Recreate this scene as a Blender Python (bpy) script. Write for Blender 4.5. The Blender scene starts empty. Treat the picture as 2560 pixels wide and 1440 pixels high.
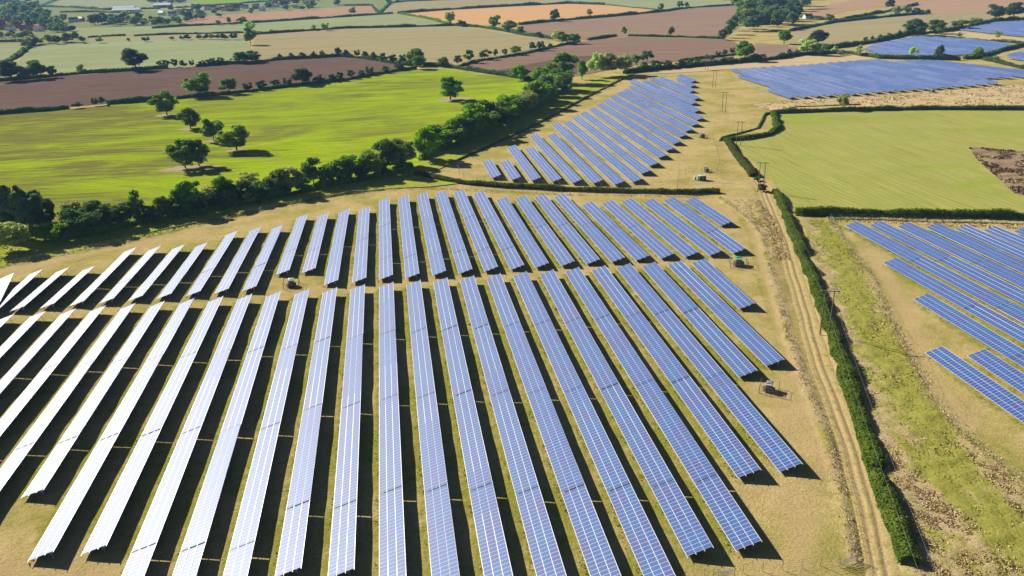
import bpy, math, random
import numpy as np
from math import radians, sin, cos, tan, pi, hypot
from mathutils import Vector, Matrix

random.seed(7); RNG = np.random.default_rng(7)
scene = bpy.context.scene
COL = scene.collection

# ------------------------------------------------------------------ camera
F_PX = 1950.0; PITCH = 0.39363; YAW = 0.14693; ROLL = -0.02819; CAM_H = 98.947
fw = Vector((sin(YAW)*cos(PITCH), cos(YAW)*cos(PITCH), -sin(PITCH)))
r0 = Vector((cos(YAW), -sin(YAW), 0)); u0 = r0.cross(fw)
rt = cos(ROLL)*r0 + sin(ROLL)*u0; up = -sin(ROLL)*r0 + cos(ROLL)*u0
cam_d = bpy.data.cameras.new("camera"); cam = bpy.data.objects.new("camera", cam_d); COL.objects.link(cam)
m = Matrix((rt, up, -fw)).transposed().to_4x4(); m.translation = Vector((0, 0, CAM_H)); cam.matrix_world = m
cam_d.sensor_fit = 'HORIZONTAL'; cam_d.sensor_width = 36.0; cam_d.lens = 36.0*F_PX/2560.0
cam_d.clip_start = 1.0; cam_d.clip_end = 20000.0
scene.camera = cam

def at(px, py, z=0.0):
    """world point at height z seen at pixel (px,py) of the 2560x1440 photograph"""
    d = fw*F_PX + rt*(px-1280.0) - up*(py-720.0)
    t = (z-CAM_H)/d.z
    return Vector((d.x*t, d.y*t, z))
def mpp(p):
    """metres per photo pixel at a world point"""
    return (p - Vector((0, 0, CAM_H))).dot(fw)/F_PX

# ------------------------------------------------------------------ light
SUN_EL = radians(29.2); SUN_AZ = radians(-42.9)      # azimuth from +Y, clockwise
sdir = Vector((sin(SUN_AZ)*cos(SUN_EL), cos(SUN_AZ)*cos(SUN_EL), sin(SUN_EL)))
world = bpy.data.worlds.new("World"); scene.world = world; world.use_nodes = True
wn = world.node_tree.nodes; wl = world.node_tree.links
sky = wn.new("ShaderNodeTexSky"); sky.sky_type = 'NISHITA'; sky.sun_disc = False
sky.sun_elevation = SUN_EL; sky.sun_rotation = SUN_AZ; sky.altitude = 60; sky.air_density = 0.45; sky.dust_density = 0.25; sky.ozone_density = 1.2
wl.new(sky.outputs[0], wn["Background"].inputs[0]); wn["Background"].inputs[1].default_value = 0.05
sun_d = bpy.data.lights.new("sun", 'SUN'); sun_d.energy = 5.0; sun_d.angle = radians(0.5); sun_d.color = (1.0, 0.94, 0.84)
sun = bpy.data.objects.new("sun", sun_d); COL.objects.link(sun)
sun.rotation_euler = sdir.to_track_quat('Z', 'Y').to_euler(); sun.location = (0, 0, 300)
scene.view_settings.view_transform = 'Standard'; scene.view_settings.look = 'None'
scene.view_settings.exposure = 0.92; scene.view_settings.gamma = 1.0

# ------------------------------------------------------------------ helpers
def mat_new(name):
    mt = bpy.data.materials.new(name); mt.use_nodes = True
    nt = mt.node_tree; nt.nodes.clear()
    out = nt.nodes.new("ShaderNodeOutputMaterial")
    return mt, nt, out
class NB:
    """tiny node builder"""
    def __init__(s, nt): s.nt = nt
    def n(s, t, **kw):
        nd = s.nt.nodes.new(t)
        for k, v in kw.items():
            if k == 'ins':
                for kk, vv in v.items():
                    if isinstance(vv, bpy.types.NodeSocket): s.nt.links.new(vv, nd.inputs[kk])
                    else: nd.inputs[kk].default_value = vv
            else: setattr(nd, k, v)
        return nd
    def math(s, op, a, b=0.0, c=None):
        ins = {0: a, 1: b}
        if c is not None: ins[2] = c
        return s.n("ShaderNodeMath", operation=op, ins=ins).outputs[0]
    def mix(s, f, a, b):
        nd = s.n("ShaderNodeMix", data_type='RGBA')
        for i, v in ((0, f), (6, a), (7, b)):
            if isinstance(v, bpy.types.NodeSocket): s.nt.links.new(v, nd.inputs[i])
            else: nd.inputs[i].default_value = v if i == 0 else tuple(v)+(1,)*(4-len(v))
        return nd.outputs[2]
    def noise(s, vec, scale, detail=3, rough=0.55, dist=0.0):
        return s.n("ShaderNodeTexNoise", ins={'Vector': vec, 'Scale': scale, 'Detail': detail, 'Roughness': rough, 'Distortion': dist}).outputs[0]
    def step(s, v, lo, hi):
        return s.n("ShaderNodeMapRange", ins={0: v, 1: lo, 2: hi, 3: 0.0, 4: 1.0}).outputs[0]
    def scalevec(s, vec, sx, sy, sz, rot=0.0):
        return s.n("ShaderNodeMapping", vector_type='POINT', ins={0: vec, 2: (0, 0, rot), 3: (sx, sy, sz)}).outputs[0]
def principled(nb, out, col, rough=0.8, spec=0.3, **kw):
    p = nb.n("ShaderNodeBsdfPrincipled")
    if isinstance(col, bpy.types.NodeSocket): nb.nt.links.new(col, p.inputs['Base Color'])
    else: p.inputs['Base Color'].default_value = tuple(col)+(1,)
    p.inputs['Roughness'].default_value = rough
    p.inputs['Specular IOR Level'].default_value = spec
    for k, v in kw.items(): p.inputs[k].default_value = v
    nb.nt.links.new(p.outputs[0], out.inputs[0])
    return p
def simple_mat(name, col, rough=0.7, spec=0.3, metal=0.0, vary=0.12, scale=3.0):
    mt, nt, out = mat_new(name); nb = NB(nt)
    pos = nb.n("ShaderNodeNewGeometry").outputs['Position']
    f = nb.step(nb.noise(pos, scale, 4), 0.3, 0.7)
    c = nb.mix(f, [x*(1-vary) for x in col], [min(1, x*(1+vary)) for x in col])
    principled(nb, out, c, rough, spec, Metallic=metal)
    return mt

def mesh_np(name, verts, faces, mats=(), fmat=None, smooth=False, uv=None):
    me = bpy.data.meshes.new(name)
    verts = np.asarray(verts, dtype=np.float32).reshape(-1, 3)
    if isinstance(faces, np.ndarray):
        nf, k = faces.shape
        me.vertices.add(len(verts)); me.vertices.foreach_set("co", verts.ravel())
        me.loops.add(nf*k); me.loops.foreach_set("vertex_index", faces.astype(np.int32).ravel())
        me.polygons.add(nf); me.polygons.foreach_set("loop_start", np.arange(0, nf*k, k, dtype=np.int32))
        me.polygons.foreach_set("loop_total", np.full(nf, k, dtype=np.int32))
    else:
        me.from_pydata([tuple(v) for v in verts], [], faces)
    for mt in mats: me.materials.append(mt)
    if fmat is not None: me.polygons.foreach_set("material_index", np.asarray(fmat, dtype=np.int32))
    me.polygons.foreach_set("use_smooth", np.full(len(me.polygons), smooth, dtype=bool))
    if uv is not None:
        l = me.uv_layers.new(name="UVMap"); l.data.foreach_set("uv", np.asarray(uv, dtype=np.float32).ravel())
    me.update(calc_edges=True); me.validate(verbose=False)
    return me
class MB:
    """collects simple solids into one mesh"""
    def __init__(s): s.v = []; s.f = []; s.m = []
    def add(s, verts, faces, mi=0):
        o = len(s.v); s.v += [tuple(v) for v in verts]; s.f += [tuple(i+o for i in f) for f in faces]; s.m += [mi]*len(faces)
    def box(s, lo, hi, mi=0, taper=0.0):
        (a, b, c), (d, e, g) = lo, hi; t = taper
        s.add([(a, b, c), (d, b, c), (d, e, c), (a, e, c), (a+t, b+t, g), (d-t, b+t, g), (d-t, e-t, g), (a+t, e-t, g)],
              [(3, 2, 1, 0), (4, 5, 6, 7), (0, 1, 5, 4), (1, 2, 6, 5), (2, 3, 7, 6), (3, 0, 4, 7)], mi)
    def tube(s, p, q, r0, r1=None, n=6, mi=0):
        p = Vector(p); q = Vector(q); r1 = r0 if r1 is None else r1
        d = (q-p).normalized(); a = d.orthogonal().normalized(); b = d.cross(a)
        vs = [p+(a*cos(2*pi*i/n)+b*sin(2*pi*i/n))*r0 for i in range(n)] + [q+(a*cos(2*pi*i/n)+b*sin(2*pi*i/n))*r1 for i in range(n)]
        fs = [(i, (i+1) % n, n+(i+1) % n, n+i) for i in range(n)] + [tuple(range(n-1, -1, -1)), tuple(range(n, 2*n))]
        s.add(vs, fs, mi)
    def mesh(s, name, mats):
        me = bpy.data.meshes.new(name); me.from_pydata(s.v, [], s.f)
        for mt in mats: me.materials.append(mt)
        me.polygons.foreach_set("material_index", np.asarray(s.m, dtype=np.int32)); me.update(); return me
def obj(name, me, parent=None, loc=None, rotz=0.0, scale=None):
    o = bpy.data.objects.new(name, me); COL.objects.link(o)
    if parent is not None: o.parent = parent
    if loc is not None: o.location = loc
    if rotz: o.rotation_euler = (0, 0, rotz)
    if scale is not None: o.scale = scale
    return o
def tag(o, label, cat, group=None, kind=None):
    if label: o['label'] = label
    if cat: o['category'] = cat
    if group: o['group'] = group
    if kind: o['kind'] = kind
    return o
def empty(name, loc, rotz, label, cat, group=None):
    o = bpy.data.objects.new(name, None); COL.objects.link(o); o.location = loc; o.rotation_euler = (0, 0, rotz)
    o.empty_display_size = 0.5
    return tag(o, label, cat, group)
ONES = ['', 'first', 'second', 'third', 'fourth', 'fifth', 'sixth', 'seventh', 'eighth', 'ninth', 'tenth', 'eleventh', 'twelfth', 'thirteenth', 'fourteenth', 'fifteenth', 'sixteenth', 'seventeenth', 'eighteenth', 'nineteenth']
TENS = {20: 'twent', 30: 'thirt', 40: 'fort', 50: 'fift', 60: 'sixt'}
def nth(n):
    if n < 20: return ONES[n]
    t, o = n//10*10, n % 10
    return TENS[t]+('ieth' if o == 0 else 'y-'+ONES[o])

def poly_w(pts, z=0.0): return [at(x, y, 0.0) for x, y in pts]
def resample(pts, step):
    """polyline of Vectors resampled to even steps"""
    out = [pts[0].copy()]; carry = 0.0
    for a, b in zip(pts[:-1], pts[1:]):
        L = (b-a).length; t = step-carry
        while t < L:
            out.append(a.lerp(b, t/L)); t += step
        carry = L-(t-step)
    if (out[-1]-pts[-1]).length > step*0.3: out.append(pts[-1].copy())
    return out
def inside(px, py, poly):
    """vectorised point in polygon"""
    px = np.asarray(px); py = np.asarray(py); c = np.zeros(px.shape, bool); n = len(poly)
    for i in range(n):
        x1, y1 = poly[i][0], poly[i][1]; x2, y2 = poly[i-1][0], poly[i-1][1]
        if y1 == y2: continue
        cond = ((y1 > py) != (y2 > py)) & (px < (x2-x1)*(py-y1)/(y2-y1)+x1)
        c ^= cond
    return c
def dist_poly(px, py, pts):
    d = np.full(px.shape, 1e9)
    for a, b in zip(pts[:-1], pts[1:]):
        ax, ay, bx, by = a[0], a[1], b[0], b[1]; L2 = (bx-ax)**2+(by-ay)**2+1e-9
        t = np.clip(((px-ax)*(bx-ax)+(py-ay)*(by-ay))/L2, 0, 1)
        d = np.minimum(d, np.hypot(px-(ax+t*(bx-ax)), py-(ay+t*(by-ay))))
    return d
def vnoise(x, y, s, seed=0):
    """smooth value noise, numpy"""
    x = x/s; y = y/s; xi = np.floor(x).astype(int); yi = np.floor(y).astype(int); fx = x-xi; fy = y-yi
    fx = fx*fx*(3-2*fx); fy = fy*fy*(3-2*fy)
    def h(a, b):
        n = (a*374761393+b*668265263+seed*1442695041) & 0x7fffffff
        n = ((n ^ (n >> 13))*1274126177) & 0x7fffffff
        return ((n ^ (n >> 16)) & 0xffff)/65535.0
    return (h(xi, yi)*(1-fx)+h(xi+1, yi)*fx)*(1-fy)+(h(xi, yi+1)*(1-fx)+h(xi+1, yi+1)*fx)*fy

# ------------------------------------------------------------------ materials of the ground
def position(nb): return nb.n("ShaderNodeNewGeometry").outputs['Position']
def bump(nb, p, h, dist, strength=1.0):
    b = nb.n("ShaderNodeBump", ins={'Height': h, 'Distance': dist, 'Strength': strength}); nb.nt.links.new(b.outputs[0], p.inputs['Normal'])

_a, _b = at(1966, 545), at(2268, 1425); ROUGH_ROT = math.atan2(_a.x-_b.x, _a.y-_b.y)
def farm_ground():
    mt, nt, out = mat_new("dry_grass"); nb = NB(nt); pos = position(nb)
    att = nb.n("ShaderNodeAttribute", attribute_name="wear"); sp = nb.n("ShaderNodeSeparateColor", ins={0: att.outputs['Color']})
    lane, path, rough = sp.outputs[0], sp.outputs[1], sp.outputs[2]
    big = nb.noise(pos, 0.045, 5, 0.6); mid = nb.noise(pos, 0.35, 5, 0.65); fine = nb.noise(pos, 1.7, 6, 0.78)
    streak = nb.noise(nb.scalevec(pos, 0.8, 0.10, 1.0, 0.15), 1.0, 5, 0.7)
    straw = nb.mix(nb.step(fine, 0.3, 0.7), (0.315, 0.225, 0.088), (0.57, 0.44, 0.20))
    straw = nb.mix(nb.math('MULTIPLY', nb.step(streak, 0.5, 0.65), 0.7), straw, (0.48, 0.37, 0.165))
    green = nb.mix(nb.step(fine, 0.3, 0.7), (0.145, 0.155, 0.018), (0.33, 0.30, 0.055))
    gmask = nb.math('ADD', nb.math('MULTIPLY', nb.step(big, 0.43, 0.62), 0.6), nb.math('MULTIPLY', nb.step(mid, 0.45, 0.7), 0.42))
    gmask = nb.math('ADD', gmask, nb.math('MULTIPLY', lane, nb.step(mid, 0.25, 0.6)))
    gmask = nb.math('MULTIPLY', nb.math('MINIMUM', gmask, 1.0), nb.math('SUBTRACT', 1.0, nb.math('MULTIPLY', path, 0.85)))
    c = nb.mix(gmask, straw, green)
    earth = nb.mix(nb.step(fine, 0.3, 0.7), (0.32, 0.225, 0.10), (0.49, 0.36, 0.17))
    c = nb.mix(nb.math('MULTIPLY', path, nb.step(mid, 0.2, 0.62)), c, earth)
    rg = nb.noise(nb.scalevec(pos, 0.20, 0.045, 1, ROUGH_ROT), 1.0, 5, 0.65)
    r1 = nb.mix(nb.step(fine, 0.3, 0.7), (0.30, 0.215, 0.10), (0.54, 0.42, 0.22))
    r2 = nb.mix(nb.step(fine, 0.3, 0.7), (0.18, 0.19, 0.025), (0.37, 0.34, 0.08))
    rc = nb.mix(nb.step(nb.math('ADD', nb.math('ADD', rg, nb.math('MULTIPLY', nb.math('SUBTRACT', mid, 0.5), 0.35)), att.outputs['Alpha']), 0.50, 0.66), r1, r2)
    c = nb.mix(rough, c, rc)
    p = principled(nb, out, c, 1.0, 0.0)
    hh = nb.math('ADD', fine, nb.math('MULTIPLY', mid, 0.6))
    bump(nb, p, hh, 0.28, 0.9)
    return mt
GROUND_MAT = farm_ground()

def field_mat(name, a, b, c=None, rot=0.0, sx=0.02, sy=0.5, fine_s=1.5, patch=0.02, patch_lo=0.45, patch_hi=0.65, bumpd=0.2, lines=0.0, line_rot=0.0, line_w=3.0, streaky=0.55, west=0.0):
    """a/b: fine two-tone, c: broad patches stretched along the drilling direction"""
    mt, nt, out = mat_new(name); nb = NB(nt); pos = position(nb)
    st = nb.scalevec(pos, sx, sy, 1.0, rot)
    f1 = nb.noise(st, 1.0, 5, 0.65); f2 = nb.noise(pos, fine_s, 4, 0.7)
    f = nb.math('ADD', nb.math('MULTIPLY', nb.step(f1, 0.34, 0.66), 0.6), nb.math('MULTIPLY', nb.step(f2, 0.34, 0.66), 0.4))
    col = nb.mix(f, a, b)
    if c is not None:
        pm = nb.noise(nb.scalevec(pos, patch, patch*2.4, 1.0, rot), 1.0, 8, 0.74, 0.8)
        pm2 = nb.math('ADD', pm, nb.math('ADD', nb.math('MULTIPLY', nb.math('SUBTRACT', f1, 0.5), streaky), nb.math('MULTIPLY', nb.math('SUBTRACT', f2, 0.5), 0.25)))
        if west: pm2 = nb.math('ADD', pm2, nb.math('MULTIPLY', nb.step(nb.n("ShaderNodeSeparateXYZ", ins={0: pos}).outputs[0], -70.0, -300.0), west))
        col = nb.mix(nb.step(pm2, patch_lo, patch_hi), col, c)
    if lines:
        ln = nb.scalevec(pos, 1, 1, 1, line_rot); xs = nb.n("ShaderNodeSeparateXYZ", ins={0: ln}).outputs[0]
        ph = nb.math('ABSOLUTE', nb.math('SUBTRACT', nb.math('FRACT', nb.math('DIVIDE', nb.math('ADD', xs, nb.math('MULTIPLY', nb.noise(pos, 0.02, 2), 8.0)), line_w)), 0.5))
        col = nb.mix(nb.math('MULTIPLY', nb.step(ph, 0.36, 0.5), nb.math('MULTIPLY', nb.step(nb.noise(pos, 0.05, 3), 0.35, 0.65), lines)), col, [min(1, x*1.45) for x in b])
    p = principled(nb, out, col, 1.0, 0.0)
    bump(nb, p, nb.math('ADD', f1, nb.math('MULTIPLY', f2, 0.6)), bumpd, 0.8)
    return mt

# ------------------------------------------------------------------ ground and fields
tag(obj("ground", mesh_np("ground", [(-9000, -600, -0.3), (9000, -600, -0.3), (9000, 12000, -0.3), (-9000, 12000, -0.3)], np.array([[0, 1, 2, 3]]), [GROUND_MAT])), "dry grass ground under the solar farm", None, kind='structure')

M_pale = field_mat("pale_pasture", (0.20, 0.215, 0.10), (0.335, 0.34, 0.175), None, 0.0, 0.006, 0.05, 0.4, bumpd=0.1)
M_palegreen = field_mat("pale_green_crop", (0.20, 0.245, 0.105), (0.33, 0.36, 0.185), (0.25, 0.24, 0.12), 0.1, 0.006, 0.06, 0.4, 0.004, bumpd=0.1)
M_hill = field_mat("hill_pasture", (0.15, 0.19, 0.06), (0.26, 0.28, 0.10), (0.22, 0.21, 0.09), 0.1, 0.004, 0.03, 0.3, 0.003, bumpd=0.1)
M_bright = field_mat("bright_pasture", (0.16, 0.24, 0.02), (0.25, 0.34, 0.04), None, 0.1, 0.006, 0.05, 0.4, bumpd=0.1)
M_tan = field_mat("stubble_tan", (0.235, 0.19, 0.10), (0.37, 0.30, 0.165), (0.29, 0.275, 0.125), 0.12, 0.004, 0.055, 0.5, 0.004, bumpd=0.12, lines=0.35, line_rot=1.69, line_w=24)
M_orange = field_mat("ripe_stubble", (0.44, 0.255, 0.11), (0.56, 0.34, 0.155), None, 0.1, 0.004, 0.05, 0.4, bumpd=0.1, lines=0.25, line_rot=1.7, line_w=22)
M_pink = field_mat("bare_tilth", (0.29, 0.175, 0.105), (0.42, 0.265, 0.165), None, 0.1, 0.004, 0.06, 0.5, bumpd=0.1, lines=0.3, line_rot=1.5, line_w=20)
M_mauve = field_mat("harrowed_earth", (0.195, 0.13, 0.09), (0.30, 0.205, 0.145), (0.26, 0.19, 0.11), 0.5, 0.005, 0.09, 0.5, 0.004, bumpd=0.15, lines=0.4, line_rot=2.1, line_w=14)
M_brown = field_mat("drilled_earth", (0.165, 0.105, 0.075), (0.27, 0.175, 0.125), (0.20, 0.14, 0.09), 0.45, 0.005, 0.1, 0.5, 0.004, bumpd=0.15, lines=0.35, line_rot=1.95, line_w=12)
M_plough = field_mat("ploughed_earth", (0.072, 0.045, 0.036), (0.205, 0.135, 0.105), (0.12, 0.075, 0.058), 0.12, 0.02, 0.22, 0.5, 0.008, bumpd=0.5, lines=0.3, line_rot=1.69, line_w=9)
M_green = field_mat("bright_green_crop", (0.15, 0.235, 0.003), (0.39, 0.49, 0.014), (0.14, 0.13, 0.034), 0.10, 0.03, 0.26, 0.45, 0.0075, 0.44, 0.66, bumpd=0.4, streaky=0.8, lines=0.22, line_rot=1.66, line_w=7.0, west=0.17)
M_mown = field_mat("mown_pasture", (0.215, 0.22, 0.046), (0.355, 0.345, 0.098), (0.195, 0.285, 0.016), 0.0, 0.35, 0.02, 0.7, 0.011, 0.54, 0.70, bumpd=0.12, lines=0.55, line_rot=-0.12, line_w=3.4)
M_bare = field_mat("bare_scrub", (0.15, 0.095, 0.06), (0.30, 0.21, 0.13), (0.33, 0.26, 0.13), 0.3, 0.05, 0.12, 0.6, 0.02, bumpd=0.6)
M_straw = field_mat("tall_dry_grass", (0.36, 0.265, 0.135), (0.56, 0.43, 0.24), (0.33, 0.29, 0.10), 0.1, 0.03, 0.22, 0.5, 0.008, 0.55, 0.7, bumpd=0.3)
M_verge = field_mat("rough_green_verge", (0.20, 0.23, 0.018), (0.37, 0.39, 0.06), (0.38, 0.31, 0.13), 0.3, 0.1, 0.2, 0.5, 0.03, 0.56, 0.7, bumpd=0.3)
M_lane = field_mat("worn_earth", (0.27, 0.21, 0.13), (0.42, 0.33, 0.22), None, 0.0, 0.1, 0.3, 1.0, bumpd=0.1)

FIELDS = [
 ("pasture_field", M_hill, [(-200, 60), (-60, 6), (120, -30), (700, -45), (1300, -50), (2100, -80), (2100, -10), (1000, 40), (860, 60), (300, 110), (-200, 120)], "pale hill pasture beyond the village"),
 ("pasture_field", M_pale, [(120, 17), (165, -6), (480, -14), (640, 4), (560, 22), (350, 26), (265, 24)], "grey green pasture above the farm sheds"),
 ("pasture_field", M_bright, [(455, -12), (640, -16), (690, -2), (640, 6), (515, 14), (478, 2)], "vivid green pasture at the top edge"),
 ("pasture_field", M_hill, [(150, 32), (240, 30), (300, 38), (290, 46), (200, 44), (150, 42)], "small green meadow below the farm sheds"),
 ("tilled_field", M_pink, [(433, 63), (504, 40), (860, 17), (940, 12), (945, 33), (860, 42), (620, 57)], "pinkish brown field beyond the village trees"),
 ("crop_field", M_palegreen, [(134, 89), (190, 70), (430, 64), (620, 58), (860, 43), (1000, 33), (1128, 62), (1085, 66), (860, 71), (640, 84), (335, 88), (225, 95)], "long pale green crop strip"),
 ("crop_field", M_palegreen, [(36, 162), (85, 116), (235, 104), (340, 97), (612, 93), (630, 125), (610, 150), (560, 160), (500, 165), (390, 171), (200, 182), (60, 176)], "wide pale green crop field on the left"),
 ("stubble_field", M_tan, [(222, 104), (222, 96), (340, 88), (610, 83), (616, 94), (430, 99), (340, 100)], "narrow tan grass strip above the pale crop"),
 ("crop_field", M_palegreen, [(-60, 112), (52, 107), (42, 130), (14, 154), (-60, 162)], "small pale crop field at the left edge"),
 ("stubble_field", M_tan, [(620, 150), (640, 92), (645, 84), (860, 70), (1085, 66), (1145, 66), (1200, 72), (1310, 91), (1385, 99), (1323, 124), (1180, 153), (1065, 162), (1030, 150), (960, 140), (860, 134), (700, 142)], "big tan stubble field in the middle distance"),
 ("ploughed_field", M_plough, [(-80, 210), (60, 196), (330, 178), (500, 166), (640, 155), (860, 140), (940, 150), (1010, 166), (990, 174), (860, 195), (720, 210), (520, 234), (400, 246), (190, 266), (-80, 292)], "dark purple brown ploughed field"),
 ("grass_field", M_green, [(-80, 294), (130, 277), (400, 248), (560, 235), (720, 212), (860, 198), (1040, 174), (1110, 172), (1345, 203), (1380, 236), (1340, 262), (1250, 311), (1180, 344), (1110, 371), (1060, 398), (1010, 420), (940, 444), (840, 463), (720, 487), (620, 506), (520, 525), (420, 547), (330, 564), (250, 585), (150, 600), (-80, 630)], "vivid yellow green field with scattered oaks"),
 ("stubble_field", M_tan, [(945, 32), (985, 6), (1100, -10), (1430, -18), (1400, 10), (1100, 26), (1000, 33)], "pale stubble field beyond the orange one"),
 ("crop_field", M_palegreen, [(1400, 9), (1430, -18), (1700, -26), (1850, 12), (1660, 26), (1520, 13)], "grey green crop field at the top"),
 ("stubble_field", M_orange, [(1000, 33), (1090, 26), (1420, 9), (1520, 13), (1640, 22), (1660, 29), (1500, 41), (1410, 50), (1290, 60), (1200, 64), (1150, 64)], "warm orange stubble field"),
 ("tilled_field", M_mauve, [(1300, 64), (1410, 50), (1666, 29), (1760, 17), (1845, 13), (1895, 32), (1870, 50), (1812, 96), (1700, 93), (1570, 90), (1470, 100), (1400, 96), (1370, 100), (1310, 84)], "mauve brown harrowed field"),
 ("tilled_field", M_brown, [(1150, 166), (1180, 153), (1323, 124), (1400, 112), (1480, 100), (1570, 92), (1700, 95), (1820, 98), (1850, 112), (1830, 145), (1740, 152), (1600, 160), (1440, 190), (1330, 198), (1210, 178)], "brown drilled field below the mauve one"),
 ("ploughed_field", M_plough, [(1230, 178), (1420, 142), (1490, 138), (1460, 158), (1440, 186), (1330, 196)], "dark ploughed corner by the tree belt"),
 ("tilled_field", M_mauve, [(1860, 145), (1890, 108), (1990, 112), (1995, 130), (1950, 152), (1900, 158)], "small brown field by the wood"),
 ("tilled_field", M_pink, [(2005, 38), (2060, 14), (2200, -12), (2300, -16), (2292, 10), (2120, 27), (2060, 42)], "pink brown field right of the wood"),
 ("tilled_field", M_pink, [(2240, 34), (2292, 10), (2300, -16), (2700, -30), (2700, 20), (2480, 30), (2420, 34), (2300, 37)], "pale pink field at the top right corner"),
 ("pasture_field", M_palegreen, [(2085, 52), (2240, 27), (2320, 31), (2090, 57)], "thin green strip between two hedges"),
 ("stubble_field", M_tan, [(1970, 118), (1985, 76), (2080, 56), (2340, 33), (2510, 28), (2490, 48), (2260, 82), (2100, 118), (2060, 124)], "tan striped stubble field on the right"),
 ("grass_field", M_straw, [(1900, 150), (2000, 138), (2110, 134), (2200, 146), (2000, 166), (1830, 172), (1700, 182), (1600, 186)], "dry grass strip above the wide solar block"),
 ("grass_field", M_straw, [(2290, 96), (2400, 98), (2560, 112), (2700, 122), (2700, 104), (2560, 95), (2420, 82), (2340, 78)], "dry grass strip between the far solar blocks"),
 ("grass_field", M_straw, [(1880, 262), (1990, 250), (2150, 243), (2450, 220), (2700, 200), (2700, 262), (2400, 268), (2150, 268), (1925, 276)], "tall dry grass below the wide solar block"),
 ("pasture_field", M_mown, [(1938, 284), (2100, 278), (2560, 274), (2720, 275), (2720, 545), (2560, 541), (1990, 531), (1962, 492), (1930, 450), (1895, 415), (1850, 372), (1832, 352), (1925, 340), (1945, 325)], "mown green pasture framed by hedges"),
 ("scrub_field", M_bare, [(2424, 368), (2560, 378), (2720, 385), (2720, 505), (2560, 490), (2535, 484), (2480, 432), (2440, 396)], "bare brown scrub patch in the mown pasture"),
 ("grass_field", M_verge, [(-90, 600), (30, 625), (150, 595), (300, 560), (450, 545), (600, 515), (760, 482), (860, 460), (1000, 424), (1060, 400), (1110, 373), (1180, 345), (1250, 312), (1320, 277), (1380, 243), (1425, 220), (1500, 198), (1590, 182), (1560, 196), (1440, 258), (1300, 332), (1140, 402), (1062, 440), (1150, 458), (1080, 466), (960, 472), (860, 486), (700, 514), (450, 574), (300, 609), (90, 649), (-90, 690)], "rough green verge along the tree belt"),
]
FIELD_W = []
for i, (nm, mt, px, lab) in enumerate(FIELDS):
    w = poly_w(px); FIELD_W.append((nm, w))
    z = -0.27+0.012*i
    vs = [(v.x, v.y, z) for v in w]
    me = bpy.data.meshes.new(nm); me.from_pydata(vs, [], [tuple(range(len(vs)))]); me.materials.append(mt); me.update()
    if me.polygons[0].normal.z < 0: me.flip_normals()
    tag(obj(nm, me), lab, None, kind='structure')

# ------------------------------------------------------------------ solar rows: where they stand
W_T = 5.0; HL = 0.8; TILT = 0.3138; WX = W_T*cos(TILT); HH = HL+W_T*sin(TILT); PITCHX = 9.04
def row_from(lb, ht):
    a = at(lb[0], lb[1], HL); b = at(ht[0], ht[1], HH); d = b-a
    L = math.sqrt(max(1.0, d.x*d.x+d.y*d.y-WX*WX))
    ang = math.atan2(d.x, d.y)-math.atan2(WX, L)     # clockwise from +Y
    return (a.x, a.y, ang, L)
def row_low(lt, second, L):                          # far end of the low edge, a second point on it, length towards the camera
    a = at(lt[0], lt[1], HL); b = at(second[0], second[1], HL); d = a-b; ang = math.atan2(d.x, d.y)
    return (a.x-sin(ang)*L, a.y-cos(ang)*L, ang, L)
B1L = {0: (948, 1440), 1: (1079, 1440), 2: (1210, 1440), 3: (1341.4, 1440), 4: (1475.8, 1440), 5: (1609, 1440), 6: (1716.8, 1391), 7: (1838.4, 1376), 8: (1844.4, 1194.5), 9: (1948.6, 1179.4), 10: (1846.8, 942.5), 11: (1915, 915), 12: (1847.8, 772.2), -1: (819.6, 1440), -2: (687.6, 1440), -3: (557.6, 1440), -4: (431, 1440), -5: (304, 1440), -6: (204, 1386), -7: (71.2, 1401), -8: (53.7, 1244)}
B1H = {0: (983, 705), 1: (1051, 699.5), 2: (1118, 693.5), 3: (1184.5, 688.7), 4: (1250.8, 683), 5: (1317, 678.5), 6: (1383, 673.5), 7: (1447, 667.6), 8: (1512, 663), 9: (1575, 658), 10: (1638, 654.5), 11: (1702, 650), 12: (1762, 645.5), -1: (912, 711), -2: (842.5, 718.3), -3: (773.3, 721.9), -4: (701.5, 728.3), -5: (630, 734.6), -6: (558, 740.3), -7: (485.4, 746), -8: (411.5, 752), -9: (338.8, 758.3), -10: (263.5, 764), -11: (189.2, 771.6), -12: (112.8, 778.1), -13: (35.2, 785.2)}
EXT = {0: 14, 1: 14, 2: 14, 3: 16, 4: 16, 5: 16, -1: 0.6, -2: 0.3, -3: 14, -4: 14, -5: 14}
def b1_rows():
    rows = []
    for k in range(12, -14, -1):
        if k in B1L: x, y, a, L = row_from(B1L[k], B1H[k])
        else:
            h = at(*B1H[k], HH); L = 139.0 if k >= -10 else 118.0; a = 0.0; x = h.x-WX; y = h.y-L
        e = EXT.get(k, 0.0); rows.append((x-sin(a)*e, y-cos(a)*e, a, L+e))
    return rows
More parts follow.
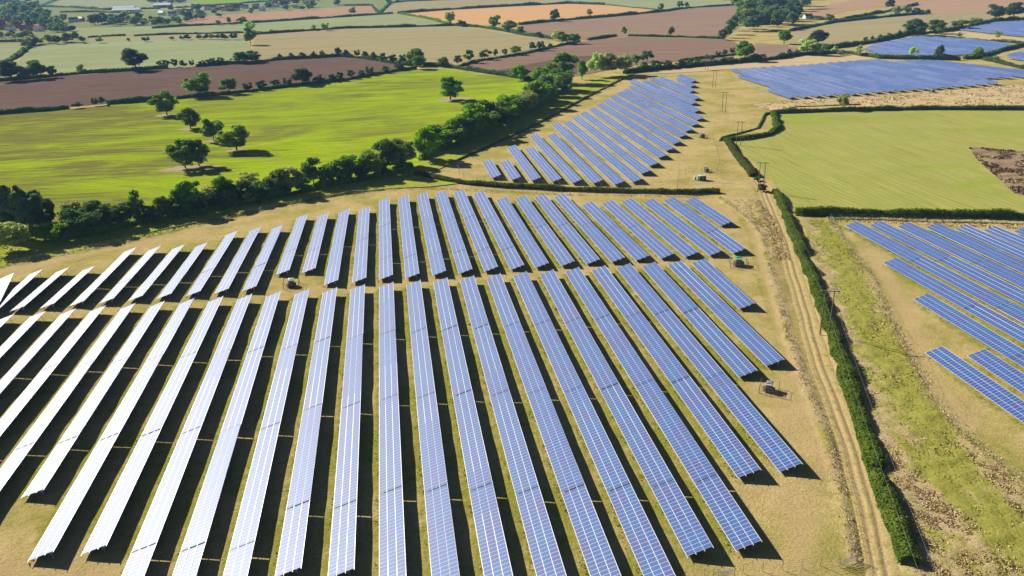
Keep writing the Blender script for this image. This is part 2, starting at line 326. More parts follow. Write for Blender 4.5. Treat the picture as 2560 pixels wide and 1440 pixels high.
B2 = [((-46, 785), (35.2, 682.5)), ((-40, 787), (107.5, 673.4)), ((25.8, 778), (172.7, 668.3)), ((100, 771), (237.8, 664.4)), ((174.2, 765.3), (341.4, 617.7)), ((248.4, 759), (401, 615)), ((320.5, 752.2), (461.3, 611.4)), ((392.5, 747), (519.2, 605.6)), ((465.6, 740.3), (594.5, 576.3)), ((535.9, 734.5), (653.4, 564.7)), ((605.5, 728.3), (708.4, 562)), ((690, 687.3), (769.8, 533.6)), ((755, 682.7), (821.7, 530.8)), ((810, 713), (873.8, 520.3)), ((880.6, 707), (924.4, 516.4)), ((947.8, 699.5), (973, 492.8)), ((1013.9, 696.2), (1021, 487)), ((1081, 689.5), (1067, 479.4)), ((1146.7, 684.8), (1113.9, 475.5)), ((1210.8, 679.4), (1159.2, 472.7)), ((1276.4, 674.7), (1208.4, 476.3)), ((1338.5, 670), (1266.2, 491.6)), ((1403, 665.3), (1313.7, 488)), ((1466, 660.6), (1361.6, 484.4)), ((1528.8, 656), (1410.3, 482.8)), ((1589.9, 651.6), (1480.6, 502.8)), ((1652, 646.6), (1531, 499.4)), ((1713, 642.7), (1579.2, 495)), ((1774, 638.8), (1633.5, 496.3)), ((1832.7, 633.3), (1685, 492.7)), ((1802.2, 564.5), (1737.3, 493))]
B3 = [((1228.8, 445.6), (1227.5, 397.5)), ((1278, 450.6), (1271.9, 398.8)), ((1328, 452.5), (1287.9, 361.5)), ((1379.4, 455), (1331.9, 364.8)), ((1430, 458), (1342, 332.6)), ((1482.3, 459.3), (1387, 332.6)), ((1536, 462), (1396.5, 305)), ((1581, 456), (1425.7, 301)), ((1603, 434.8), (1446.5, 288.5)), ((1623.8, 415), (1465.5, 278.2)), ((1646.5, 395), (1487, 267.5)), ((1665.6, 377.3), (1506.8, 256.8)), ((1683, 360.3), (1522.8, 247.3)), ((1699.2, 343), (1537.9, 237.7)), ((1714, 329), (1554.7, 227.9)), ((1729.7, 314.7), (1569, 220.7)), ((1743, 300), (1583.4, 212.1)), ((1736, 280.5), (1584, 197.5)), ((1728.3, 261.1), (1615.5, 200.5)), ((1735.8, 249), (1633.3, 192.6)), ((1724.2, 230.3), (1655.9, 191.2)), ((1726.3, 217.2), (1700, 193.3)), ((1729.3, 205), (1703.7, 184.8))]
BR = [((2312.4, 882.4), (2560, 1058.3), 46), ((2418.5, 889.6), (2560, 985), 46), ((2284, 748.2), (2523, 896.5), 80), ((2208, 657.5), (2395.4, 764.5), 100), ((2112.5, 564.7), (2465, 756.9), 122), ((2173.4, 563.7), (2339.3, 648.5), 122), ((2243.7, 567.5), (2419, 652.8), 104), ((2315, 569.7), (2501.5, 657), 84), ((2388, 573), (2548, 645), 64), ((2458.4, 576), (2560, 619.5), 46), ((2534.3, 579), (2600, 605.5), 30)]
BF = [((1974.4, 245.7), (1929, 220)), ((2009, 244.6), (1853.4, 186)), ((2040.4, 242.4), (1835.6, 170.4)), ((2070.9, 240.6), (1860, 169)), ((2100.5, 239), (1884.6, 167.5)), ((2131, 237.2), (1909, 166)), ((2161.4, 235), (1933.6, 163.7)), ((2191.4, 232), (1958, 163)), ((2220.8, 229.8), (1981, 161.5)), ((2250.5, 227.9), (2005.5, 160.8)), ((2280.1, 225.8), (2027.8, 158.6)), ((2309, 224), (2051.6, 157)), ((2340, 222), (2075.2, 154.8)), ((2367.8, 220), (2099, 153)), ((2397.5, 218), (2122.8, 151)), ((2426.4, 215.4), (2146.5, 149.7)), ((2455.4, 213), (2171.8, 148.2)), ((2485, 210.5), (2195.5, 147.1)), ((2463.5, 196.9), (2219, 151.5)), ((2488, 196.4), (2243, 150.5)), ((2520, 195.5), (2267.6, 149)), ((2554, 193.5), (2298.7, 148)), ((2588, 191.5), (2318, 148.6)), ((2622, 190), (2341.8, 149.6))]
def fill_rows(px, ang, off=0.0):
    """parallel rows clipped to an outline on the ground"""
    w = poly_w(px); n = Vector((cos(ang), -sin(ang), 0)); d = Vector((sin(ang), cos(ang), 0))
    us = [v.dot(n) for v in w]; u = min(us)+off; out = []
    while u+WX < max(us):
        ts = []
        for i in range(len(w)):
            a, b = w[i-1], w[i]; ua, ub = a.dot(n)-u-WX/2, b.dot(n)-u-WX/2
            if ua*ub < 0: t = ua/(ua-ub); ts.append(a.dot(d)*(1-t)+b.dot(d)*t)
        ts.sort()
        if len(ts) >= 2 and ts[-1]-ts[0] > 15:
            p = n*u+d*ts[0]; out.append((p.x, p.y, ang, ts[-1]-ts[0]))
        u += PITCHX
    return out[::1]
BLOCKS = [
 ("front block", [r for r in b1_rows()], 'near', "right"),
 ("second block", [row_from(*r) for r in B2], 'near', "left"),
 ("triangular block", [row_from(*r) for r in B3], 'mid', "left"),
 ("hedge-side right block", [row_low(*r) for r in BR], 'near', "left"),
 ("wide far block", [row_from(*r) for r in BF], 'far', "left"),
 ("block behind the conifer", fill_rows([(2207, 140), (2156, 127), (2184, 113.5), (2288, 93.5), (2393, 98.5), (2468, 104), (2534, 113.5), (2500, 124), (2460, 134), (2385, 140.5), (2300, 141)], 0.02, 1.0), 'far', "left"),
 ("top right corner block", fill_rows([(2398, 75), (2476, 59), (2560, 54.5), (2620, 56), (2700, 70), (2660, 101), (2560, 94)], 0.02, 1.0), 'far', "left"),
 ("small right edge block", fill_rows([(2517, 141), (2545, 133), (2620, 131), (2660, 160), (2590, 163), (2522, 149)], 0.02, 1.0), 'far', "left"),
]

# ------------------------------------------------------------------ near ground: uneven, worn between the rows
TRACK_PX = [(1878, 428), (1893, 450), (1905, 470), (1918, 501), (1943, 558), (1960, 602), (1976, 655), (1991, 705), (2024, 821), (2048, 905), (2076, 980), (2101, 1045), (2135, 1140), (2164, 1241), (2186, 1340), (2204, 1440), (2226, 1560)]
TRACK_W = poly_w(TRACK_PX)
GREEN_STRIP = poly_w([(2060, 556), (2130, 680), (2180, 810), (2230, 930), (2295, 1050), (2395, 1190), (2520, 1310), (2660, 1420)])
HEDGE_PX = [(1938, 480), (1962, 530), (1990, 600), (2028, 690), (2058, 775), (2078, 830), (2106, 915), (2136, 1010), (2164, 1105), (2200, 1215), (2236, 1320), (2272, 1412)]
def near_ground():
    sx = 0.75; xs = np.arange(-190, 262, sx); ys = np.arange(58, 345, sx); X, Y = np.meshgrid(xs, ys)
    X = X+RNG.uniform(-.25, .25, X.shape); Y = Y+RNG.uniform(-.25, .25, X.shape)
    lane = np.zeros(X.shape); under = np.zeros(X.shape)
    for bi in (0, 1, 3):
        for (x, y, a, L) in BLOCKS[bi][1]:
            dx = (X-x)*cos(a)-(Y-y)*sin(a); dy = (X-x)*sin(a)+(Y-y)*cos(a)
            msk = np.clip((dy+1)/2, 0, 1)*np.clip((L+1-dy)/2, 0, 1)
            lane = np.maximum(lane, msk*np.exp(-((dx+0.55)/1.0)**2)*0.95)
    path = np.zeros(X.shape)
    for px, wd in (([(-60, 800), (330, 752), (600, 735), (730, 725), (900, 708), (1300, 685), (1700, 650), (1880, 665)], 1.6),
                   ([(-90, 706), (110, 660), (330, 605), (560, 556), (760, 512), (930, 484), (1100, 474), (1400, 486), (1760, 497), (1830, 540)], 2.6),
                   ([(1880, 560), (1905, 640), (1930, 720), (1955, 830), (1990, 950), (2030, 1060), (2060, 1180)], 2.2),
                   ([(1960, 1240), (2010, 1300), (1990, 1400), (1900, 1440)], 3.0), ([(1900, 960), (1960, 1010), (1990, 1090)], 2.6),
                   ([(0, 1430), (120, 1400), (260, 1440)], 4.0), ([(2190, 650), (2270, 790), (2330, 950), (2420, 1060)], 3.0)):
        w = poly_w(px); path = np.maximum(path, np.exp(-(dist_poly(X, Y, w)/wd)**2)*0.9)
    for px in ([(1893, 690), (1918, 770), (1940, 850), (1968, 930), (2004, 1030)], [(1903, 690), (1928, 770), (1950, 850), (1978, 930), (2014, 1030)], [(1830, 520), (1872, 580), (1888, 660)], [(1840, 520), (1882, 580), (1898, 660)], [(2165, 640), (2250, 790), (2320, 930), (2420, 1040)], [(2176, 640), (2262, 790), (2333, 930), (2434, 1040)]):
        lane = np.maximum(lane, np.exp(-(dist_poly(X, Y, poly_w(px))/0.6)**2)*0.8)
    # rough, uncut grass
    rough = np.zeros(X.shape)
    for poly in ([(2000, 545), (2085, 552), (2120, 600), (2190, 700), (2250, 850), (2330, 1010), (2400, 1080), (2520, 1180), (2640, 1260), (2640, 1560), (2320, 1560), (2270, 1400), (2150, 1020), (2080, 800)],
                 [(1830, 500), (1900, 500), (1945, 560), (1970, 640), (1935, 640), (1920, 600), (1880, 550)],
                 [(2065, 538), (2640, 556), (2640, 574), (2070, 552)]):
        w = poly_w(poly); rough = np.maximum(rough, inside(X, Y, w).astype(float))
    fence = poly_w([(1800, 495), (1870, 545), (1908, 590), (1925, 660), (1945, 740), (1972, 840), (2005, 935), (2040, 1020), (2078, 1120), (2110, 1250), (2142, 1400)])
    rough = np.maximum(rough, (dist_poly(X, Y, fence) < 1.6).astype(float)*0.8)
    top = poly_w([(-90, 690), (90, 650), (300, 610), (450, 575), (700, 515), (860, 487), (960, 474)])
    rough = np.maximum(rough, (dist_poly(X, Y, top) < 1.3).astype(float)*0.7)
    hed = poly_w(HEDGE_PX); rough = np.maximum(rough, np.clip((3.6-dist_poly(X, Y, hed))/1.0, 0, 1)*0.9); rough *= np.clip((dist_poly(X, Y, TRACK_W)-2.2)/1.2, 0, 1)
    gb = 0.01+0.24*np.exp(-(dist_poly(X, Y, GREEN_STRIP)/6.5)**2)+0.10*(X < 130)*(Y > 230)
    Z = 0.02+0.20*vnoise(X, Y, 17, 1)+0.27*vnoise(X, Y, 7.5, 2)+0.06*vnoise(X, Y, 2.6, 3)
    Z += rough*(0.34*vnoise(X, Y, 2.3, 4)**2+0.26*vnoise(X, Y, 1.2, 5)**2)
    Z *= 1-np.clip(1.25*np.exp(-(dist_poly(X, Y, TRACK_W)/3.6)**4), 0, 1)
    e = np.minimum(np.minimum(X-xs[0], xs[-1]-X), np.minimum(Y-ys[0], ys[-1]-Y)); Z = (Z-0.02)*np.clip(e/12, 0, 1)-0.25
    h, w_ = X.shape; idx = np.arange(h*w_).reshape(h, w_)
    f = np.stack([idx[:-1, :-1], idx[:-1, 1:], idx[1:, 1:], idx[1:, :-1]], -1).reshape(-1, 4)
    cx = X.ravel()[f].mean(1); cy = Y.ravel()[f].mean(1); keep = np.ones(len(f), bool)
    for nm, w in FIELD_W:
        if nm in ("pasture_field", "grass_field"): keep &= ~inside(cx, cy, w)
    f = f[keep]
    me = mesh_np("near_ground", np.stack([X.ravel(), Y.ravel(), Z.ravel()], 1), f, [GROUND_MAT], smooth=True)
    at_ = me.color_attributes.new(name="wear", type='FLOAT_COLOR', domain='POINT')
    at_.data.foreach_set("color", np.stack([lane.ravel(), path.ravel(), rough.ravel(), gb.ravel()], 1).astype(np.float32).ravel())
    tag(obj("near_ground", me), "uneven mown grass between the nearest solar rows", None, kind='structure')
near_ground()

def ribbon(name, pts, prof, mat, z=0.0, label=None, kind='structure'):
    """a strip following a line; prof = [(offset, height)...]"""
    pts = resample(pts, 3.0); n = len(prof); vs = []; uv = []; fs = []
    for i, p in enumerate(pts):
        t = (pts[min(i+1, len(pts)-1)]-pts[max(i-1, 0)]).normalized(); nn = Vector((t.y, -t.x, 0))
        wob = 0.10*sin(i*0.31)+0.08*sin(i*0.83)
        for (o, h) in prof: q = p+nn*(o+wob); vs.append((q.x, q.y, z+h))
    for i in range(len(pts)-1):
        for j in range(n-1):
            fs.append((i*n+j, i*n+j+1, (i+1)*n+j+1, (i+1)*n+j))
            for (a, b) in ((i, j), (i, j+1), (i+1, j+1), (i+1, j)): uv.append((prof[b][0], a*3.0))
    me = mesh_np(name, vs, np.array(fs), [mat], smooth=True, uv=uv)
    if me.polygons[0].normal.z < 0: me.flip_normals()
    return tag(obj(name, me), label, None, kind=kind)
def track_mat():
    mt, nt, out = mat_new("farm_track_earth"); nb = NB(nt); pos = position(nb)
    uv = nb.n("ShaderNodeUVMap").outputs[0]; u = nb.n("ShaderNodeSeparateXYZ", ins={0: uv}).outputs[0]
    n1 = nb.noise(pos, 0.5, 4); n2 = nb.noise(pos, 2.5, 5, 0.7)
    uu = nb.math('ADD', u, nb.math('MULTIPLY', nb.math('SUBTRACT', n1, 0.5), 0.5))
    rut = nb.math('SUBTRACT', 1.0, nb.step(nb.math('ABSOLUTE', nb.math('SUBTRACT', nb.math('ABSOLUTE', uu), 0.95)), 0.15, 0.45))
    base = nb.mix(nb.step(n2, 0.3, 0.7), (0.28, 0.21, 0.08), (0.52, 0.40, 0.18))
    base = nb.mix(nb.step(n1, 0.5, 0.7), base, (0.22, 0.20, 0.06))
    worn = nb.mix(nb.step(n2, 0.3, 0.7), (0.25, 0.175, 0.085), (0.48, 0.36, 0.19))
    c = nb.mix(rut, base, worn)
    p = principled(nb, out, c, 1.0, 0.0); bump(nb, p, n2, 0.15); return mt
TRACK_M = track_mat()
ribbon("farm_track", TRACK_W, [(-3.2, -0.08), (-1.5, 0.10), (-1.2, -0.03), (-0.75, -0.03), (-0.45, 0.12), (0.45, 0.12), (0.75, -0.03), (1.2, -0.03), (1.5, 0.10), (2.6, -0.08)], TRACK_M, -0.08, "rutted earth track beside the long hedge")
ribbon("farm_track", poly_w([(1885, 440), (1850, 395), (1818, 362), (1806, 340)]), [(-1.8, 0.0), (-1.2, 0.06), (1.2, 0.06), (1.8, 0.0)], TRACK_M, -0.24, "narrow earth track rising past the hedge corner")
ribbon("vehicle_path", poly_w([(1722, 458), (1770, 455), (1835, 458), (1880, 472)]), [(-2.0, 0.0), (-1.2, 0.03), (1.2, 0.03), (2.0, 0.0)], M_lane, -0.24, "grey worn path past the green kiosk")

# ------------------------------------------------------------------ solar panels
def panel_mat():
    mt, nt, out = mat_new("solar_glass"); nb = NB(nt)
    uv = nb.n("ShaderNodeUVMap").outputs[0]; s = nb.n("ShaderNodeSeparateXYZ", ins={0: uv}); u, v = s.outputs[0], s.outputs[1]
    rnd = nb.n("ShaderNodeObjectInfo").outputs['Random']
    fu = nb.math('ABSOLUTE', nb.math('SUBTRACT', nb.math('FRACT', u), 0.5)); fv = nb.math('ABSOLUTE', nb.math('SUBTRACT', nb.math('FRACT', v), 0.5))
    line = nb.math('MAXIMUM', nb.math('GREATER_THAN', fu, 0.469), nb.math('GREATER_THAN', fv, 0.482))
    cell = nb.n("ShaderNodeCombineXYZ", ins={0: nb.math('FLOOR', u), 1: nb.math('FLOOR', v), 2: nb.math('MULTIPLY', rnd, 97.0)}).outputs[0]
    wn_ = nb.n("ShaderNodeTexWhiteNoise", noise_dimensions='3D', ins={'Vector': cell}).outputs['Value']
    run = nb.noise(nb.scalevec(cell, 0.16, 0.9, 7.3), 1.0, 2, 0.5)
    t = nb.math('ADD', nb.math('MULTIPLY', wn_, 0.35), nb.math('MULTIPLY', nb.step(run, 0.3, 0.7), 0.7))
    ramp = nb.n("ShaderNodeValToRGB", ins={0: t}); e = ramp.color_ramp.elements
    e[0].position = 0.05; e[0].color = (0.006, 0.084, 0.245, 1); e[1].position = 1.0; e[1].color = (0.036, 0.044, 0.19, 1)
    k = e.new(0.5); k.color = (0.013, 0.066, 0.23, 1)
    c = nb.mix(line, ramp.outputs[0], (0.50, 0.53, 0.60))
    p = principled(nb, out, c, 0.63, 0.53)
    p.inputs['Coat Weight'].default_value = 0.1; p.inputs['Coat Roughness'].default_value = 0.36
    r = nb.math('ADD', 0.62, nb.math('MULTIPLY', line, 0.1)); nt.links.new(r, p.inputs['Roughness'])
    return mt
PANEL_M = panel_mat()
ALU_M = simple_mat("aluminium", (0.58, 0.59, 0.60), 0.5, 0.4, 0.25, 0.06)
BACK_M = simple_mat("panel_backing", (0.05, 0.05, 0.06), 0.7, 0.2)
STEEL_M = simple_mat("galvanised_steel", (0.42, 0.43, 0.44), 0.5, 0.5, 0.5, 0.15)
MOD = 1.0
def slope(s, lift=0.0):
    """point s metres up the panel slope from the low edge (local row frame: x across, z up)"""
    return (s*cos(TILT)-lift*sin(TILT), HL+s*sin(TILT)+lift*cos(TILT))
_sec = {}
def section_mesh(n):
    if n in _sec: return _sec[n]
    L = n*MOD; (x0, z0), (x1, z1) = slope(0.03), slope(W_T-0.03); (x2, z2), (x3, z3) = slope(0.03, -0.045), slope(W_T-0.03, -0.045)
    vs = [(x0, 0, z0), (x1, 0, z1), (x1, L, z1), (x0, L, z0), (x2, 0, z2), (x3, 0, z3), (x3, L, z3), (x2, L, z2)]
    fs = np.array([[0, 1, 2, 3], [7, 6, 5, 4], [0, 4, 5, 1], [1, 5, 6, 2], [2, 6, 7, 3], [3, 7, 4, 0]])
    uv = [(0, 0), (0, 3), (n, 3), (n, 0)]+[(0.5, 0.5)]*20
    me = mesh_np("panel_section", vs, fs, [PANEL_M, BACK_M, ALU_M], [0, 1, 2, 2, 2, 2], uv=uv); _sec[n] = me; return me
def rail_mesh(s):
    mb = MB(); w = 0.043; (a, za), (b, zb) = slope(s-w, -0.06), slope(s+w, -0.06); (c, zc), (d, zd) = slope(s+w, 0.018), slope(s-w, 0.018)
    vs = [(a, 0, za), (b, 0, zb), (c, 0, zc), (d, 0, zd), (a, 1, za), (b, 1, zb), (c, 1, zc), (d, 1, zd)]
    mb.add(vs, [(0, 1, 2, 3), (7, 6, 5, 4), (0, 4, 5, 1), (1, 5, 6, 2), (2, 6, 7, 3), (3, 7, 4, 0)]); return mb.mesh("rail", [ALU_M])
RAILS = [rail_mesh(s) for s in (0.03, W_T/3, 2*W_T/3, W_T-0.03)]
def frame_mesh():
    mb = MB(); P = lambda s, l=-0.12: (slope(s, l)[0], 0.0, slope(s, l)[1])
    f, r = P(1.0), P(3.9)
    mb.tube((f[0], 0, -0.3), f, 0.055); mb.tube((r[0], 0, -0.3), r, 0.055)
    mb.tube(P(0.15), P(4.85), 0.05); mb.tube((r[0], 0, 0.5), P(2.4), 0.035)
    return mb.mesh("support_frame", [STEEL_M])
FRAME = frame_mesh()
BOX_MB = MB(); BOX_MB.box((3.55, -0.1, 1.0), (3.8, 0.35, 1.75)); INVERTER = BOX_MB.mesh("string_inverter", [simple_mat("pale_grey_paint", (0.6, 0.62, 0.64), 0.5)])
def solar_row(x, y, a, L, label, group, lod, rnd):
    t = empty("solar_row", (x, y, 0), -a, label, "solar row", group)
    h = max(1, round(L/(19.7*MOD))); nfull, half = divmod(h, 2)
    secs = [2]*nfull+([1] if half else [])
    secs = secs[::-1]
    tot = sum(secs); gap = 0.34; avail = L-gap*(len(secs)-1); yy = 0.0
    for s in secs:
        n = max(6, round(avail*s/tot/MOD)); ln = avail*s/tot
        o = obj("panel_section", section_mesh(n), t, (0, yy, rnd.uniform(-0.04, 0.04)), 0, (1, ln/(n*MOD), 1)); o.rotation_euler = (rnd.uniform(-0.0022, 0.0022), 0, 0)
        yy += ln+gap
    for me in RAILS: obj("rail", me, t, (0, -0.45, 0), 0, (1, L+0.75, 1))
    st = {'near': 5.2, 'mid': 8.0, 'far': 40.0}[lod]; nf = max(1, round((L-1.6)/st))
    for i in range(nf+1): obj("support_frame", FRAME, t, (0, 0.8+i*(L-1.6)/nf, 0))
    if lod != 'far' and rnd.random() < 0.8: obj("string_inverter", INVERTER, t, (0, 0.85, 0))
    return t
rr = random.Random(3)
for bname, rows, lod, side in BLOCKS:
    N = len(rows)
    for i, (x, y, a, L) in enumerate(rows):
        ord_ = nth(i+1)
        look = "blue"
        if bname == "front block": look = "blue" if i < 5 else ("pale lilac" if i < 12 else "glaring white")
        if bname == "second block": look = "glaring white" if i < 13 else ("pale silvery" if i < 20 else "pale blue")
        if bname.startswith("triangular"): look = "pale blue"
        solar_row(x, y, a, L, "%s solar row of the %s, %s from its %s end" % (look, bname, ord_, side), "solar rows of the "+bname, lod, rr)

# ------------------------------------------------------------------ foliage
def leaf_mat(name, dark, light, warm=0.0, trans=0.52):
    mt, nt, out = mat_new(name); nb = NB(nt); pos = position(nb)
    rnd = nb.n("ShaderNodeObjectInfo").outputs['Random']
    n1 = nb.noise(pos, 0.45, 4, 0.7); n2 = nb.noise(pos, 2.3, 2, 0.6)
    f = nb.math('ADD', nb.math('MULTIPLY', nb.step(n1, 0.3, 0.7), 0.6), nb.math('MULTIPLY', nb.step(n2, 0.3, 0.7), 0.4))
    c = nb.mix(f, dark, light)
    c = nb.mix(nb.math('MULTIPLY', nb.step(nb.noise(pos, 0.13, 3, 0.6), 0.52, 0.72), 0.55), c, (light[0]*1.15, light[1]*0.92, light[2]))
    hsv = nb.n("ShaderNodeHueSaturation", ins={0: nb.math('ADD', 0.485-warm, nb.math('MULTIPLY', rnd, 0.03)), 1: nb.math('ADD', 0.88, nb.math('MULTIPLY', rnd, 0.2)), 2: nb.math('ADD', 0.8, nb.math('MULTIPLY', rnd, 0.45)), 4: c}).outputs[0]
    d = nb.n("ShaderNodeBsdfDiffuse", ins={0: hsv}); t = nb.n("ShaderNodeBsdfTranslucent", ins={0: hsv})
    mx = nb.n("ShaderNodeMixShader", ins={0: trans, 1: d.outputs[0], 2: t.outputs[0]}); nt.links.new(mx.outputs[0], out.inputs[0]); return mt
LEAF = {
 'oak': leaf_mat("oak_leaves", (0.066, 0.148, 0.028), (0.248, 0.411, 0.061)),
 'dark': leaf_mat("dark_leaves", (0.052, 0.105, 0.039), (0.148, 0.248, 0.079)),
 'green': leaf_mat("fresh_leaves", (0.091, 0.214, 0.021), (0.317, 0.464, 0.047)),
 'olive': leaf_mat("olive_leaves", (0.199, 0.237, 0.071), (0.512, 0.545, 0.182)),
 'pale': leaf_mat("pale_leaves", (0.282, 0.411, 0.099), (0.660, 0.825, 0.248)),
 'conifer': leaf_mat("conifer_needles", (0.039, 0.085, 0.039), (0.127, 0.199, 0.093), 0, 0.05),
 'hedge': leaf_mat("hedge_leaves", (0.052, 0.092, 0.012), (0.175, 0.245, 0.034), 0.0, 0.4),
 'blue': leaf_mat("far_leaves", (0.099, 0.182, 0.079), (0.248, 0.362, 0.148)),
}
BARK = simple_mat("bark", (0.11, 0.085, 0.06), 0.9, 0.1, 0, 0.3)
def quads(centres, normals, sizes, rng):
    n = len(centres); r = rng.normal(size=(n, 3)); a = np.cross(normals, r); a /= np.linalg.norm(a, axis=1)[:, None]+1e-9
    b = np.cross(normals, a); s = sizes[:, None]; asp = rng.uniform(0.55, 1.0, (n, 1))
    v = np.stack([centres-a*s-b*s*asp*0.6, centres+a*s*0.7-b*s*asp, centres+a*s+b*s*asp*0.6, centres-a*s*0.7+b*s*asp], 1).reshape(-1, 3)
    return v, np.arange(4*n).reshape(n, 4)
def sphere_pts(n, rng):
    v = rng.normal(size=(n, 3)); return v/np.linalg.norm(v, axis=1)[:, None]
def crown_mesh(seed, mat, kind='dome', n=2600, leaf=0.032, nclump=26):
    """crown in a unit frame: width 1, top at z=1, ground at z=0"""
    rng = np.random.default_rng(seed); C = []; R = []
    z0 = {'dome': 0.07, 'bush': 0.0, 'tall': 0.10, 'sparse': 0.18, 'conifer': 0.08, 'full': 0.0}[kind]
    for _ in range(nclump):
        if kind == 'conifer':
            z = rng.uniform(0.08, 0.97); rad = 0.46*(1-z)**0.8+0.02; a = rng.uniform(0, 2*pi); d = rad*rng.uniform(0.3, 0.85)
            C.append((cos(a)*d, sin(a)*d, z)); R.append(0.07+0.11*(1-z))
        else:
            p = sphere_pts(1, rng)[0]*rng.uniform(0.35, 1.0)**0.6
            hz = (1-z0)/2; cz = z0+hz
            if kind in ('bush', 'full') and p[2] < 0: p[2] *= 0.7
            wide = 0.36+0.06*rng.normal()
            if kind == 'tall': wide = 0.31
            C.append((p[0]*wide, p[1]*wide, cz+p[2]*hz*0.80)); R.append(rng.uniform(0.085, 0.19)*(0.85 if kind == 'sparse' else 1))
    C = np.array(C); R = np.array(R)
    w = R**2/np.sum(R**2); ci = rng.choice(len(C), n, p=w); d = sphere_pts(n, rng); d[:, 2] = np.where(d[:, 2] < -0.35, -d[:, 2], d[:, 2])
    pos = C[ci]+d*(R[ci]*rng.uniform(0.62, 1.08, n))[:, None]*np.array([1, 1, 0.85]); pos[:, 2] = np.maximum(pos[:, 2], 0.01)
    nr = d*0.75+rng.normal(size=(n, 3))*0.42; nr /= np.linalg.norm(nr, axis=1)[:, None]
    v, f = quads(pos, nr, leaf*rng.uniform(0.6, 1.35, n), rng)
    vs = [v]; fl = [f]; off = len(v)
    if kind != 'sparse':                                            # inner twigs and leaves that stop light passing straight through
        m_ = n//5; d = sphere_pts(m_, rng); ci = rng.choice(len(C), m_, p=w); pos = C[ci]+d*(R[ci]*rng.uniform(0, 0.5, m_))[:, None]; pos[:, 2] = np.maximum(pos[:, 2], 0.01)
        v2, f2 = quads(pos, d, np.full(m_, leaf*1.9), rng); vs.append(v2); fl.append(f2+off)
    return mesh_np("crown", np.concatenate(vs), np.concatenate(fl), [mat])
def trunk_mesh(seed, z1=0.55, r=0.028):
    rng = random.Random(seed); mb = MB(); top = (rng.uniform(-.03, .03), rng.uniform(-.03, .03), z1)
    mb.tube((0, 0, -0.02), (top[0]*0.4, top[1]*0.4, z1*0.5), r*1.25, r, 7); mb.tube((top[0]*0.4, top[1]*0.4, z1*0.5), top, r, r*0.5, 7)
    for i in range(5):
        a = i*1.26+rng.uniform(-.3, .3); b = rng.uniform(0.35, 0.6)*z1
        mb.tube((top[0]*0.3, top[1]*0.3, b), (cos(a)*0.24, sin(a)*0.24, b+rng.uniform(0.2, 0.32)), r*0.5, r*0.15, 5)
    return mb.mesh("trunk", [BARK])
TRUNK = [trunk_mesh(i) for i in range(3)]
PROTO = {}
def proto(kind, mat, far):
    k = (kind, mat, far)
    if k not in PROTO:
        n, lf, nc = (4200, 0.026, 30) if not far else (1300, 0.045, 20)
        if kind == 'sparse': n = int(n*0.6)
        PROTO[k] = [crown_mesh(100*len(PROTO)+i, LEAF[mat], kind, n, lf, nc) for i in range(4 if not far else 3)]
    return PROTO[k]
rt_ = random.Random(11)
def tree(px, py, hpx, wpx, mat, kind, label, group=None, name="tree", cat="tree"):
    """px,py: foot of the tree; hpx,wpx: height and width in photo pixels"""
    p = at(px, py); k = mpp(p); wd = wpx*k; ht = hpx*k/0.94; far = max(hpx, wpx) < 34
    ms = proto(kind, mat, far); me = ms[rt_.randrange(len(ms))]; rz = rt_.uniform(0, 6.28)
    if hpx >= 26 and kind != 'bush':
        t = empty(name, (p.x, p.y, -0.25), rz, label, cat, group)
        obj("crown", me, t, None, 0, (wd*1.15, wd*1.15, ht)); obj("trunk", TRUNK[rt_.randrange(3)], t, None, 0, (wd*0.7+1.5, wd*0.7+1.5, ht*0.9))
    else:
        t = obj(name, me, None, (p.x, p.y, -0.25), rz, (wd*1.15, wd*1.15, ht)); tag(t, label, cat, group)
    return t

